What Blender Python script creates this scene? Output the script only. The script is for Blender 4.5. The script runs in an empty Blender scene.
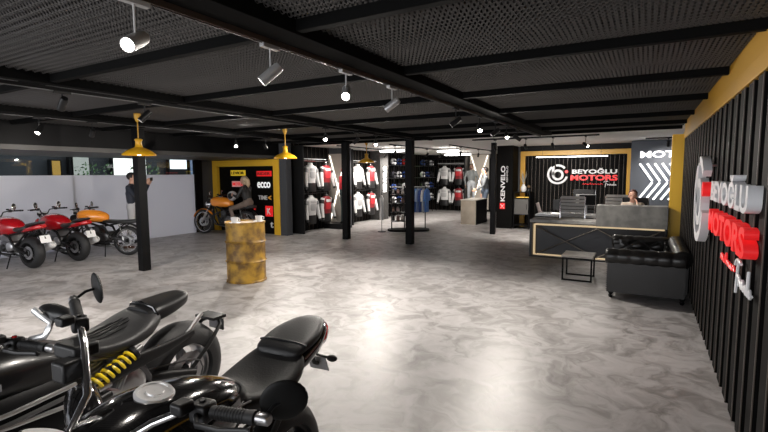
import bpy, bmesh, math, random
from mathutils import Vector, Matrix
random.seed(7)
PI = math.pi
SC = bpy.context.scene
COL = SC.collection
V = Vector

# ------------------------------------------------------------------ camera, world, lights, exposure
F = 455.0
YAW = math.radians(29.75); PITCH = math.atan(42.5 / F); ROLL = math.radians(0.33)
fw = V((-math.sin(YAW) * math.cos(PITCH), math.cos(YAW) * math.cos(PITCH), -math.sin(PITCH)))
r0 = V((math.cos(YAW), math.sin(YAW), 0)); u0 = r0.cross(fw)
rr = r0 * math.cos(ROLL) - u0 * math.sin(ROLL)
uu = u0 * math.cos(ROLL) + r0 * math.sin(ROLL)
cam = bpy.data.cameras.new('camera'); cam.sensor_width = 36; cam.lens = F * 36 / 768; cam.clip_start = 0.05
co = bpy.data.objects.new('camera', cam); COL.objects.link(co)
M = Matrix.Identity(4)
for i in range(3):
    M[i][0] = rr[i]; M[i][1] = uu[i]; M[i][2] = -fw[i]
M[0][3], M[1][3], M[2][3] = 0, 0, 1.7
co.matrix_world = M
SC.camera = co

world = bpy.data.worlds.new('world'); SC.world = world; world.use_nodes = True
bg = world.node_tree.nodes['Background']; bg.inputs[0].default_value = (0.93, 0.95, 1, 1); bg.inputs[1].default_value = 1.3
SC.view_settings.view_transform = 'Standard'; SC.view_settings.look = 'None'
SC.view_settings.gamma = 1; SC.view_settings.exposure = 0.82
SPOT_W = 80.0; SPOT_COL = (1, 0.93, 0.85)

def area(name, loc, sx, sy, power, rot=(0, 0, 0), col=(1, 0.96, 0.92)):
    l = bpy.data.lights.new(name, 'AREA'); l.shape = 'RECTANGLE'; l.size = sx; l.size_y = sy; l.energy = power; l.color = col
    o = bpy.data.objects.new(name, l); COL.objects.link(o); o.location = loc; o.rotation_euler = rot
    return o
# daylight from the open shop front behind the viewer
area('shopfront_daylight', (-5, -3.4, 1.5), 11, 1.9, 110, (math.radians(80), 0, 0), (0.97, 0.98, 1))

# ------------------------------------------------------------------ materials
MATS = {}
def mat(name, col=(.5, .5, .5), rough=.5, metal=0, emit=0, ecol=None, spec=.5, coat=0, trans=0, bump=None, vary=None):
    if name in MATS: return MATS[name]
    m = bpy.data.materials.new(name); m.use_nodes = True; MATS[name] = m
    nt = m.node_tree; b = nt.nodes['Principled BSDF']
    b.inputs['Base Color'].default_value = (*col, 1); b.inputs['Roughness'].default_value = rough
    b.inputs['Metallic'].default_value = metal; b.inputs['Specular IOR Level'].default_value = spec
    b.inputs['Coat Weight'].default_value = coat; b.inputs['Coat Roughness'].default_value = .04
    b.inputs['Transmission Weight'].default_value = trans
    if emit:
        b.inputs['Emission Color'].default_value = (*(ecol or col), 1); b.inputs['Emission Strength'].default_value = emit
    if bump or vary:
        tc = nt.nodes.new('ShaderNodeTexCoord')
        n = nt.nodes.new('ShaderNodeTexNoise'); n.inputs['Scale'].default_value = (bump or vary)[0]; n.inputs['Detail'].default_value = 6
        nt.links.new(tc.outputs['Object'], n.inputs['Vector'])
        if bump:
            bp = nt.nodes.new('ShaderNodeBump'); bp.inputs['Strength'].default_value = bump[1]; bp.inputs['Distance'].default_value = .01
            nt.links.new(n.outputs['Fac'], bp.inputs['Height']); nt.links.new(bp.outputs['Normal'], b.inputs['Normal'])
        if vary:
            cr = nt.nodes.new('ShaderNodeValToRGB')
            cr.color_ramp.elements[0].position = .38; cr.color_ramp.elements[1].position = .64
            cr.color_ramp.elements[0].color = (*vary[1], 1); cr.color_ramp.elements[1].color = (*col, 1)
            nt.links.new(n.outputs['Fac'], cr.inputs['Fac']); nt.links.new(cr.outputs['Color'], b.inputs['Base Color'])
    return m

black = mat('black_paint', (.004, .004, .0045), .5, spec=.12)
slat = mat('black_slat', (.0035, .0032, .003), .65, spec=.08)
slat_edge = mat('bronze_edge', (.09, .07, .055), .4)
charcoal = mat('charcoal_wall', (.045, .048, .055), .7, bump=(30, .1))
greywood = mat('grey_wood', (.055, .053, .052), .6, vary=(12, (.035, .034, .033)))
yellow = mat('yellow_paint', (.72, .42, .025), .45)
yellowd = mat('yellow_enamel', (.62, .33, .02), .35)
white = mat('white_paint', (.8, .8, .8), .5)
ceilw = mat('white_ceiling', (.8, .78, .75), .8)
gloss = mat('gloss_black', (.0045, .0045, .005), .12, coat=1)
satin = mat('satin_black', (.008, .008, .0085), .42, spec=.35)
rubber = mat('rubber', (.013, .013, .014), .62, bump=(60, .15))
leath = mat('black_vinyl', (.022, .022, .023), .48, bump=(120, .15))
chrome = mat('chrome', (.75, .75, .76), .14, 1)
alu = mat('aluminium', (.55, .55, .56), .35, 1)
steel = mat('dark_steel', (.16, .16, .165), .4, 1)
red = mat('red_paint', (.42, .006, .012), .16, coat=1)
orange = mat('orange_paint', (.92, .31, .03), .2, coat=1)
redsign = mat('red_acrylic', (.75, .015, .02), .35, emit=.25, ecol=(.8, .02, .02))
whitesign = mat('white_acrylic', (.82, .82, .84), .35)
led = mat('white_led', (1, 1, 1), .5, emit=5, ecol=(1, .97, .93))
ledw = mat('warm_led', (.6, .5, .36), .5, emit=.28, ecol=(1, .74, .42))
lens = mat('lamp_lens', (1, 1, 1), .5, emit=28, ecol=(1, .93, .84))
redlens = mat('red_lens', (.5, .01, .01), .15, coat=1)
glassd = mat('mirror_glass', (.7, .7, .7), .03, 1)
skin = mat('skin', (.58, .33, .23), .5)
hairb = mat('dark_hair', (.012, .009, .008), .6)
spring = mat('yellow_spring', (.75, .55, .02), .35)

def new_nt(name):
    m = bpy.data.materials.new(name); m.use_nodes = True; MATS[name] = m
    return m, m.node_tree, m.node_tree.nodes['Principled BSDF']
def N(nt, t, **k):
    n = nt.nodes.new(t)
    for a, b in k.items(): setattr(n, a, b)
    return n
def mk_floor():
    m, nt, b = new_nt('polished_concrete')
    tc = N(nt, 'ShaderNodeTexCoord')
    w = N(nt, 'ShaderNodeTexNoise'); w.inputs['Scale'].default_value = 1.6; w.inputs['Detail'].default_value = 3
    nt.links.new(tc.outputs['Object'], w.inputs['Vector'])
    mx = N(nt, 'ShaderNodeVectorMath', operation='MULTIPLY_ADD')
    mx.inputs[1].default_value = (.9, .9, .9)
    nt.links.new(w.outputs['Color'], mx.inputs[0]); nt.links.new(tc.outputs['Object'], mx.inputs[2])
    a = N(nt, 'ShaderNodeTexNoise'); a.inputs['Scale'].default_value = 3.4; a.inputs['Detail'].default_value = 8; a.inputs['Roughness'].default_value = .6; a.inputs['Distortion'].default_value = .9
    nt.links.new(mx.outputs[0], a.inputs['Vector'])
    cr = N(nt, 'ShaderNodeValToRGB'); e = cr.color_ramp.elements
    e[0].position = .3; e[0].color = (.19, .178, .173, 1); e[1].position = .66; e[1].color = (.48, .462, .462, 1)
    k = cr.color_ramp.elements.new(.45); k.color = (.31, .295, .288, 1)
    k = cr.color_ramp.elements.new(.52); k.color = (.395, .38, .378, 1)
    nt.links.new(a.outputs['Fac'], cr.inputs['Fac']); nt.links.new(cr.outputs['Color'], b.inputs['Base Color'])
    mr = N(nt, 'ShaderNodeMapRange'); mr.inputs[3].default_value = .34; mr.inputs[4].default_value = .5
    nt.links.new(a.outputs['Fac'], mr.inputs[0]); nt.links.new(mr.outputs[0], b.inputs['Roughness'])
    bp = N(nt, 'ShaderNodeBump'); bp.inputs['Strength'].default_value = .08; bp.inputs['Distance'].default_value = .01
    nt.links.new(a.outputs['Fac'], bp.inputs['Height']); nt.links.new(bp.outputs['Normal'], b.inputs['Normal'])
    return m
floorm = mk_floor()
def mk_mesh_metal():
    # expanded metal: bright diamond strands, open holes between them
    m, nt, b = new_nt('expanded_metal')
    b.inputs['Base Color'].default_value = (.085, .08, .076, 1); b.inputs['Metallic'].default_value = .3; b.inputs['Roughness'].default_value = .5
    tc = N(nt, 'ShaderNodeTexCoord'); sp = N(nt, 'ShaderNodeSeparateXYZ')
    nt.links.new(tc.outputs['Object'], sp.inputs[0])
    def mth(op, a, bb):
        n = N(nt, 'ShaderNodeMath', operation=op)
        for i, x in enumerate((a, bb)):
            if x is None: continue
            if isinstance(x, (int, float)): n.inputs[i].default_value = x
            else: nt.links.new(x, n.inputs[i])
        return n.outputs[0]
    X = mth('MULTIPLY', sp.outputs[0], PI / .032); Y = mth('MULTIPLY', sp.outputs[1], PI / .03)
    p = mth('ABSOLUTE', mth('COSINE', mth('ADD', X, Y), None), None)
    q = mth('ABSOLUTE', mth('COSINE', mth('SUBTRACT', X, Y), None), None)
    s = mth('GREATER_THAN', mth('MAXIMUM', p, q), .76)
    tr = N(nt, 'ShaderNodeBsdfTransparent'); ms = N(nt, 'ShaderNodeMixShader')
    nt.links.new(s, ms.inputs[0]); nt.links.new(tr.outputs[0], ms.inputs[1]); nt.links.new(b.outputs[0], ms.inputs[2])
    nt.links.new(ms.outputs[0], nt.nodes['Material Output'].inputs[0])
    return m
meshm = mk_mesh_metal()
def mk_frost():
    m, nt, b = new_nt('frosted_film')
    b.inputs['Base Color'].default_value = (.75, .75, .78, 1); b.inputs['Roughness'].default_value = .35
    t = N(nt, 'ShaderNodeBsdfTranslucent'); t.inputs[0].default_value = (.74, .74, .78, 1)
    ms = N(nt, 'ShaderNodeMixShader'); ms.inputs[0].default_value = .55
    nt.links.new(b.outputs[0], ms.inputs[1]); nt.links.new(t.outputs[0], ms.inputs[2]); nt.links.new(ms.outputs[0], nt.nodes['Material Output'].inputs[0])
    return m
frost = mk_frost()
def mk_glass():
    m, nt, b = new_nt('clear_glass')
    g = N(nt, 'ShaderNodeBsdfGlossy'); g.inputs['Roughness'].default_value = .02
    t = N(nt, 'ShaderNodeBsdfTransparent'); t.inputs[0].default_value = (.85, .9, .9, 1)
    fr = N(nt, 'ShaderNodeFresnel'); fr.inputs[0].default_value = 1.5
    ms = N(nt, 'ShaderNodeMixShader')
    nt.links.new(fr.outputs[0], ms.inputs[0]); nt.links.new(t.outputs[0], ms.inputs[1]); nt.links.new(g.outputs[0], ms.inputs[2]); nt.links.new(ms.outputs[0], nt.nodes['Material Output'].inputs[0])
    return m
glass = mk_glass()
drumm = mat('weathered_yellow_drum', (.47, .27, .035), .5, vary=(6, (.14, .075, .02)), spec=.4)
concr = mat('concrete_grey_top', (.34, .33, .31), .5, vary=(6, (.22, .215, .2)))
panelm = mat('concrete_grey_panel', (.2, .195, .18), .5, vary=(6, (.12, .117, .11)))
counterm = mat('pale_oak_board', (.36, .31, .25), .55, vary=(3, (.28, .24, .19)))

# ------------------------------------------------------------------ mesh helpers
def frame(d):
    d = V(d).normalized(); a = V((0, 0, 1)) if abs(d.z) < .9 else V((1, 0, 0))
    u = a.cross(d).normalized(); return u, d.cross(u), d
class MB:
    def __init__(s): s.v = []; s.f = []; s.m = []
    def add(s, vs, fs, m=0):
        k = len(s.v); s.v += [tuple(x) for x in vs]; s.f += [tuple(i + k for i in f) for f in fs]; s.m += [m] * len(fs); return s
    def box(s, c, d, m=0, rz=0, rot=None):
        R = rot or Matrix.Rotation(rz, 3, 'Z'); c = V(c)
        P = [c + R @ V((x * d[0] / 2, y * d[1] / 2, z * d[2] / 2)) for x in (-1, 1) for y in (-1, 1) for z in (-1, 1)]
        return s.add(P, [(0, 1, 3, 2), (4, 6, 7, 5), (0, 4, 5, 1), (2, 3, 7, 6), (0, 2, 6, 4), (1, 5, 7, 3)], m)
    def bb(s, x0, x1, y0, y1, z0, z1, m=0): return s.box(((x0 + x1) / 2, (y0 + y1) / 2, (z0 + z1) / 2), (x1 - x0, y1 - y0, z1 - z0), m)
    def tube(s, pts, r, n=10, closed=False, m=0, flat=1.0):
        pts = [V(p) for p in pts]; L = len(pts); R = r if isinstance(r, (list, tuple)) else [r] * L
        vs = []; pu = None
        for i, p in enumerate(pts):
            if closed: d = pts[(i + 1) % L] - pts[i - 1]
            else: d = pts[min(i + 1, L - 1)] - pts[max(i - 1, 0)]
            d.normalize()
            if pu is None: u, w, _ = frame(d)
            else:
                u = pu - d * pu.dot(d)
                if u.length < 1e-5: u, w, _ = frame(d)
                u.normalize(); w = d.cross(u)
            pu = u
            for k in range(n):
                a = 2 * PI * k / n; vs.append(p + u * math.cos(a) * R[i] + w * math.sin(a) * R[i] * flat)
        fs = []
        for i in range(L if closed else L - 1):
            j = (i + 1) % L
            for k in range(n): fs.append((i * n + k, i * n + (k + 1) % n, j * n + (k + 1) % n, j * n + k))
        if not closed: fs += [tuple(range(n - 1, -1, -1)), tuple(range((L - 1) * n, L * n))]
        return s.add(vs, fs, m)
    def cyl(s, p0, p1, r, r1=None, n=16, m=0): return s.tube([p0, p1], [r, r if r1 is None else r1], n, m=m)
    def lathe(s, prof, o=(0, 0, 0), ax=(0, 0, 1), n=24, m=0, closed=False):
        u, w, d = frame(ax); o = V(o); vs = []; L = len(prof)
        for r, h in prof:
            for k in range(n):
                a = 2 * PI * k / n; vs.append(o + d * h + (u * math.cos(a) + w * math.sin(a)) * max(r, 1e-4))
        fs = []
        for i in range(L if closed else L - 1):
            j = (i + 1) % L
            for k in range(n): fs.append((i * n + k, i * n + (k + 1) % n, j * n + (k + 1) % n, j * n + k))
        return s.add(vs, fs, m)
    def ell(s, c, r, n=14, m=0, R=None):
        vs = []; fs = []; h = n // 2 + 1; c = V(c); R = R or Matrix.Identity(3)
        r = (r, r, r) if isinstance(r, (int, float)) else r
        for i in range(h):
            t = PI * i / (h - 1)
            for k in range(n):
                a = 2 * PI * k / n
                vs.append(c + R @ V((r[0] * math.sin(t) * math.cos(a), r[1] * math.sin(t) * math.sin(a), r[2] * math.cos(t))))
        for i in range(h - 1):
            for k in range(n): fs.append((i * n + k, (i + 1) * n + k, (i + 1) * n + (k + 1) % n, i * n + (k + 1) % n))
        return s.add(vs, fs, m)
    def loft(s, secs, n=20, sub=4, m=0, ax='x'):
        # section: (x, y, z, half width, up, down, exponent); smoothly interpolated
        def cr(a, b, c, d, t): return tuple(.5 * (2 * b[i] + (c[i] - a[i]) * t + (2 * a[i] - 5 * b[i] + 4 * c[i] - d[i]) * t * t + (3 * b[i] - a[i] - 3 * c[i] + d[i]) * t ** 3) for i in range(7))
        S = []; L = len(secs)
        for i in range(L - 1):
            a, b, c, d = secs[max(i - 1, 0)], secs[i], secs[i + 1], secs[min(i + 2, L - 1)]
            for k in range(sub): S.append(cr(a, b, c, d, k / sub))
        S.append(secs[-1]); vs = []
        for (x, y, z, hw, up, dn, e) in S:
            hw = max(hw, .002); up = max(up, .002); dn = max(dn, .002)
            for k in range(n):
                a = 2 * PI * k / n; ca, sa = math.cos(a), math.sin(a)
                p = hw * math.copysign(abs(ca) ** (2 / e), ca); q = math.copysign(abs(sa) ** (2 / e), sa); q *= up if q > 0 else dn
                vs.append((x, y + p, z + q) if ax == 'x' else ((x + q, y + p, z) if ax == 'z' else (x + p, y, z + q)))
        fs = []
        for i in range(len(S) - 1):
            for k in range(n): fs.append((i * n + k, i * n + (k + 1) % n, (i + 1) * n + (k + 1) % n, (i + 1) * n + k))
        fs += [tuple(range(n - 1, -1, -1)), tuple(range((len(S) - 1) * n, len(S) * n))]
        return s.add(vs, fs, m)
    def prism(s, pts, O, u, v, w, d, m=0):
        O, u, v, w = V(O), V(u), V(v), V(w); n = len(pts)
        vs = [O + u * a + v * b for a, b in pts] + [O + u * a + v * b + w * d for a, b in pts]
        return s.add(vs, [tuple(range(n))[::-1], tuple(range(n, 2 * n))] + [(i, (i + 1) % n, n + (i + 1) % n, n + i) for i in range(n)], m)
    def band(s, cx, cy, ra, rb, a0, a1, O, u, v, w, d, n=24, m=0):
        O, u, v, w = V(O), V(u), V(v), V(w); vs = []
        for i in range(n + 1):
            a = math.radians(a0 + (a1 - a0) * i / n)
            for r in (ra, rb):
                q = O + u * (cx + r * math.cos(a)) + v * (cy + r * math.sin(a)); vs += [q, q + w * d]
        fs = []
        for i in range(n):
            k = i * 4; fs += [(k, k + 4, k + 5, k + 1), (k + 2, k + 3, k + 7, k + 6), (k + 1, k + 5, k + 7, k + 3), (k, k + 2, k + 6, k + 4)]
        fs += [(0, 1, 3, 2), (n * 4, n * 4 + 2, n * 4 + 3, n * 4 + 1)]
        return s.add(vs, fs, m)
    def build(s, name, mats, parent=None, loc=None, smooth=True, bevel=0, ang=40):
        me = bpy.data.meshes.new(name); me.from_pydata(s.v, [], s.f)
        mats = mats if isinstance(mats, (list, tuple)) else [mats]
        for x in mats: me.materials.append(x)
        me.polygons.foreach_set('material_index', s.m)
        bm = bmesh.new(); bm.from_mesh(me); bmesh.ops.recalc_face_normals(bm, faces=bm.faces); bm.to_mesh(me); bm.free()
        if smooth:
            me.polygons.foreach_set('use_smooth', [True] * len(me.polygons)); me.set_sharp_from_angle(angle=math.radians(ang))
        o = bpy.data.objects.new(name, me); COL.objects.link(o)
        if parent: o.parent = parent
        if loc: o.location = loc
        if bevel:
            b = o.modifiers.new('bevel', 'BEVEL'); b.width = bevel; b.segments = 2; b.limit_method = 'ANGLE'
        return o
def tag(o, label, cat, group=None):
    o['label'] = label; o['category'] = cat
    if group: o['group'] = group
    return o
def thing(name, label, cat, loc=(0, 0, 0), rz=0, group=None):
    o = bpy.data.objects.new(name, None); o.empty_display_size = .1; COL.objects.link(o)
    o.location = loc; o.rotation_euler = (0, 0, rz); return tag(o, label, cat, group)
def struct(o): o['kind'] = 'structure'; return o
def kids(o): return [c for c in bpy.data.objects if c.parent == o]
def dup(root, loc, rz=None, label=None, group=None):
    r = root.copy(); COL.objects.link(r); r.location = loc
    if rz is not None: r.rotation_euler = (0, 0, rz)
    if label: r['label'] = label
    if group: r['group'] = group
    for ch in kids(root):
        if ch == r: continue
        c = ch.copy(); COL.objects.link(c); c.parent = r
        for g in kids(ch):
            d = g.copy(); COL.objects.link(d); d.parent = c
    return r
def textmesh(name, s, W, H, O, u, v, w, d, m, parent=None, fat=.0, shear=0, loc=None):
    c = bpy.data.curves.new('t', 'FONT'); c.body = s; c.size = 1; c.extrude = .5; c.offset = fat; c.shear = shear; c.resolution_u = 4
    t = bpy.data.objects.new('t', c); COL.objects.link(t)
    dg = bpy.context.evaluated_depsgraph_get(); dg.update()
    me = bpy.data.meshes.new_from_object(t.evaluated_get(dg)); me.name = name
    bpy.data.objects.remove(t)
    xs = [q.co.x for q in me.vertices]; ys = [q.co.y for q in me.vertices]
    x0, x1, y0, y1 = min(xs), max(xs), min(ys), max(ys)
    O, u, v, w = V(O), V(u), V(v), V(w)
    for q in me.vertices:
        a = (q.co.x - x0) / (x1 - x0) * W; b = (q.co.y - y0) / (y1 - y0) * H; e = (q.co.z + .5) * d
        q.co = O + u * a + v * b + w * e
    me.materials.clear(); me.materials.append(m)
    o = bpy.data.objects.new(name, me); COL.objects.link(o)
    if parent: o.parent = parent
    return o
def script_stroke(pts, O, u, v, w, W, H, r, n=6):
    O, u, v, w = V(O), V(u), V(v), V(w)
    P = [O + u * a * W + v * b * H + w * r for a, b in pts]
    Q = []
    for i in range(len(P) - 1):
        a, b, c, d = P[max(i - 1, 0)], P[i], P[i + 1], P[min(i + 2, len(P) - 1)]
        for k in range(4):
            t = k / 4; Q.append(.5 * (2 * b + (c - a) * t + (2 * a - 5 * b + 4 * c - d) * t * t + (3 * b - a - 3 * c + d) * t ** 3))
    Q.append(P[-1]); return Q

# ------------------------------------------------------------------ room shell
struct(MB().bb(-18, 2.6, -5, 20, -.1, 0).build('floor', floorm, smooth=False))
# slatted black wall on the right
def slat_wall(name, x0, y0, x1, y1, nx, ny, z1, pitch, z0=0, rib=.025, wd=.7):
    b = MB(); L = math.hypot(x1 - x0, y1 - y0); t = V(((x1 - x0) / L, (y1 - y0) / L, 0)); nrm = V((nx, ny, 0))
    O = V((x0, y0, z0)); H = z1 - z0
    b.prism([(0, 0), (L, 0), (L, H), (0, H)], O, t, (0, 0, 1), -nrm, .12)
    k = 0; a = 0
    while a < L - .01:
        e = min(a + pitch * wd, L)
        b.prism([(a, 0), (e, 0), (e, H), (a, H)], O, t, (0, 0, 1), nrm, rib)
        b.prism([(a, 0), (a + .008, 0), (a + .008, H), (a, H)], O + nrm * rib, t, (0, 0, 1), nrm, .006, 1)
        a += pitch
    return struct(b.build(name, [slat, slat_edge], smooth=False))
slat_wall('wall_right', .61, -3.5, .61, 9.6, -1, 0, 2.29, .29, wd=.62)
struct(MB().bb(.73, .9, -3.5, 9.6, 0, 2.6).build('wall_right_core', charcoal, smooth=False))
b = MB(); b.bb(.583, .74, -3.5, 9.75, 2.40, 2.6); b.bb(.570, .74, -3.5, 9.75, 2.28, 2.40)
struct(b.build('trim_1', yellowd, smooth=False, bevel=.004))
struct(MB().bb(.40, .73, 9.6, 9.75, 0, 2.36).build('trim_2', yellow, smooth=False, bevel=.004))
# left glazed front with frosted film, clear strip above it
GX = -11.45
struct(MB().bb(GX - .012, GX, -3.5, 8.85, 0, 1.7).build('window_1', frost, smooth=False))
struct(MB().bb(GX - .012, GX, -3.5, 8.85, 1.7, 2.12).build('window_2', glass, smooth=False))
b = MB(); b.bb(GX - .05, GX + .04, 8.85, 9.1, 0, 2.12)
for y in (-.4, 2.6, 5.6): b.bb(GX - .05, GX - .012, y - .02, y + .02, 0, 2.12)
struct(b.build('trim_3', black, smooth=False))
struct(MB().bb(GX - .12, GX, 9.1, 9.7, 0, 2.12).build('wall_left_return', charcoal, smooth=False))
# soffit over the glazed front and its dark fascia
soff = mat('soffit_grey', (.05, .048, .046), .5)
struct(MB().bb(GX - .1, -8.8, -3.5, 9.7, 2.12, 2.2).build('trim_4', soff, smooth=False))
struct(MB().bb(-8.86, -8.8, -3.5, 9.7, 2.2, 2.75).build('trim_5', black, smooth=False))
# yellow framed wall
struct(MB().bb(GX, -8.75, 9.6, 9.75, 0, 2.12).build('wall_logo', slat, smooth=False))
b = MB(); b.bb(GX, GX + .2, 9.5, 9.6, 0, 2.11); b.bb(-8.98, -8.76, 9.5, 9.6, 0, 2.11); b.bb(GX + .2, -8.98, 9.5, 9.6, 1.93, 2.11)
struct(b.build('trim_6', yellow, smooth=False, bevel=.004))
# far left wall with clothes bays
slat_wall('wall_far_left', -8.78, 9.75, -8.78, 20, 1, 0, 2.6, .2, rib=.012)
struct(MB().bb(-8.76, -8.35, 14.35, 14.95, 0, 2.6).build('wall_far_left_pilaster', greywood, smooth=False, bevel=.005))
struct(MB().bb(-8.74, -8.5, 9.5, 9.72, 0, 2.6).build('trim_7', charcoal, smooth=False))
slat_wall('wall_back', -8.9, 19.6, -3.8, 19.6, 0, -1, 2.6, .2, rib=.012)
struct(MB().bb(-8.76, -6.85, 19.1, 19.55, 2.32, 2.6).build('trim_8', black, smooth=False))
struct(MB().bb(-4.0, -3.88, 14.5, 19.6, 0, 2.6).build('wall_partition', charcoal, smooth=False))
# reception wall
slat_wall('wall_reception', -3.3, 14.72, -.4, 14.72, 0, -1, 2.3, .115, rib=.03)
struct(MB().bb(-3.9, 2.3, 14.84, 14.95, 0, 2.6).build('wall_reception_core', charcoal, smooth=False))
struct(MB().bb(-3.46, -3.4, 14.6, 14.84, 0, 2.5).build('wall_reception_side', charcoal, smooth=False))
b = MB(); b.bb(-3.4, -3.26, 14.6, 14.84, 0, 2.36); b.bb(-.45, -.33, 14.6, 14.84, 0, 2.36); b.bb(-3.26, -.45, 14.6, 14.84, 2.22, 2.36)
struct(b.build('trim_9', yellowd, smooth=False, bevel=.004))
struct(MB().bb(-3.4, -.33, 14.55, 14.84, 2.36, 2.6).build('trim_10', black, smooth=False))
bluegrey = mat('blue_grey_wall', (.075, .085, .105), .6, bump=(30, .1))
struct(MB().bb(-.33, 2.3, 13.5, 14.84, 0, 2.5).build('wall_chevron', bluegrey, smooth=False))
struct(MB().bb(2.2, 2.3, 9.75, 13.5, 0, 2.6).build('wall_right_far', charcoal, smooth=False))
struct(MB().bb(.73, 2.3, 9.62, 9.75, 0, 2.6).build('wall_right_return', charcoal, smooth=False))
# ceiling: expanded metal bays, beams, white plaster further back, dark deck above
b = MB(); ylist = [-3.5, -2.0, -.62, .75, 2.12, 3.47, 4.87, 6.35, 7.95, 9.3, 10.4]
for y0, y1 in zip(ylist[:-1], ylist[1:]):
    for x0, x1 in ((-8.8, -7.0), (-7.0, -4.6), (-4.6, -1.9), (-1.9, .6)):
        n = int(round((y1 - y0) / .062)) * 4; vs = []
        for i in range(n + 1):
            y = y0 + (y1 - y0) * i / n; z = 2.59 + .018 * math.sin(2 * PI * i / 4 + .5)
            vs += [(x0, y, z), (x1, y, z)]
        b.add(vs, [(2 * i, 2 * i + 1, 2 * i + 3, 2 * i + 2) for i in range(n)])
struct(b.build('ceiling', meshm, ang=80))
struct(MB().bb(-12, 2.6, -5, 10.4, 2.95, 3.05).build('ceiling_deck', mat('dark_deck', (.03, .029, .028), .8), smooth=False))
struct(MB().bb(-9, 2.4, 10.4, 20, 2.52, 2.62).build('ceiling_plaster', ceilw, smooth=False))
n = 11
beamm = mat('black_beam', (.004, .004, .004), .8, spec=.08)
for x, w_ in ((-1.87, .2), (-4.6, .09), (-7.0, .09)):
    struct(MB().bb(x - w_ / 2, x + w_ / 2, -3.5, 10.4, 2.5, 2.64 if w_ > .1 else 2.6).build('trim_%d' % n, beamm, smooth=False, bevel=.004)); n += 1
for y in ylist[1:]:
    for x0, x1 in ((-8.8, -7.045), (-6.955, -4.645), (-4.555, -1.97), (-1.77, .582)):
        struct(MB().bb(x0, x1, y - .03, y + .03, 2.515, 2.585).build('trim_%d' % n, beamm, smooth=False, bevel=.004)); n += 1
# slim dark ceiling conduits between bays over the left aisle
# steel columns
for x, y, w_, lb in ((-7.70, 4.84, .15, 'black steel column right of the standing man, near the parked bikes'), (-6.7, 9.75, .16, 'black steel column beside the left jacket bay'),
                 (-4.86, 9.76, .165, 'black steel column in front of the round clothing stand'), (-3.62, 12.43, .13, 'slim black steel column beside the tall vertical red and white sign')):
    zt = 2.5 if y < 10 else 2.52
    b = MB(); b.bb(x - w_ / 2, x + w_ / 2, y - w_ / 2, y + w_ / 2, 0, zt)
    tag(b.build('steel_column', black, smooth=False, bevel=.006), lb, 'column')

# ------------------------------------------------------------------ beyond the glass
struct(MB().bb(-18.2, -18, -5, 20, 0, 5).build('wall_street', mat('street_facade', (.012, .014, .018), .7), smooth=False))
facs = [((-17.7, 8.6, 9.2, 1.6, 2.55), (.3, .3, .27), .25, 'pale lit shop window across the street'), ((-17.7, 10.1, 11.4, 1.5, 2.7), (.85, .83, .8), .9, 'bright white lit display across the street behind the standing man'),
        ((-17.7, 12.5, 13.3, 1.95, 2.35), (.85, .9, .95), .9, 'small white lit sign seen through the strip above the film'), ((-17.7, 8.0, 8.25, 1.7, 2.2), (.4, .22, .03), .05, 'narrow amber lit panel across the street'),
        ((-17.7, 5.8, 6.4, 1.6, 2.3), (.16, .19, .13), .12, 'dim olive shop panel across the street'), ((-17.7, 4.2, 5.1, 1.7, 2.3), (.04, .06, .16), .15, 'dim blue shop panel across the street'),
        ((-17.7, 13.5, 15.2, 1.5, 2.6), (.1, .14, .22), .2, 'dim blue grey shop panel across the street')]
for (x, y0, y1, z0, z1), c, e, lb in facs:
    t = thing('shop_display', lb, 'display', (x, (y0 + y1) / 2, 0))
    MB().bb(-.2, 0, -(y1 - y0) / 2 - .05, (y1 - y0) / 2 + .05, 0, z1 + .05).build('surround', black, t, smooth=False)
    MB().bb(0, .02, -(y1 - y0) / 2, (y1 - y0) / 2, z0, z1).build('lit_panel', mat('lit_' + str(y0), c, .6, emit=e), t, smooth=False)
leaf = mat('leaf', (.05, .12, .03), .6)
for i, (x, y, s_, lb) in enumerate(((-13.6, 7.2, .5, 'leafy green shrub outside the glass, left of the standing man'), (-13.4, 8.6, .42, 'leafy green shrub outside the glass, right of the standing man'))):
    t = thing('potted_shrub', lb, 'plant', (x, y, 0))
    MB().lathe([(.001, 0), (.2, 0), (.26, .5), (.22, .5), (.2, .45), (.001, .45)], n=16).build('pot', satin, t)
    b = MB(); b.tube([(0, 0, .45), (.02, 0, 1), (0, .02, 1.7)], .025, 6); b.build('stem', greywood, t)
    b = MB()
    for k in range(260):
        a, h, r = random.random() * 6.28, random.random(), random.random() ** .5 * s_
        c = V((r * math.cos(a), r * math.sin(a), 1.0 + h * 1.0)); u = V((random.uniform(-1, 1), random.uniform(-1, 1), random.uniform(-1, 1))).normalized(); w = u.cross(V((.3, .5, .8))).normalized()
        b.add([c, c + u * .05 + w * .03, c + u * .12, c + u * .05 - w * .03], [(0, 1, 2, 3)])
    b.build('foliage', leaf, t)

# ------------------------------------------------------------------ ceiling tracks and spotlights
def track(p0, p1, label, m=black):
    t = thing('light_track', label, 'light track', p0, group='ceiling light tracks')
    d = V(p1) - V(p0); b = MB(); b.box(d / 2, (abs(d.x) + .035, abs(d.y) + .035, .03)); b.build('track_rail', m, t, smooth=False)
    b = MB(); b.box(d / 2 + V((0, 0, -.017)), (max(abs(d.x) - .05, .01), max(abs(d.y) - .05, .01), .006)); b.build('contact_strip', steel, t, smooth=False)
    return t
track((-1.98, -1, 2.485), (-1.98, 10.2, 2.485), 'long ceiling light track beside the widest central beam', mat('bronze_track', (.12, .09, .075), .35, .6))
track((-4.7, -.5, 2.485), (-4.7, 9.6, 2.485), 'ceiling light track above the yellow drum aisle')
track((-7.0, .5, 2.485), (-7.0, 9.4, 2.485), 'ceiling light track above the parked red motorcycles')
track((-3.7, 10.9, 2.505), (-.9, 10.9, 2.505), 'light track under the white ceiling in front of the reception desk')
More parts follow.
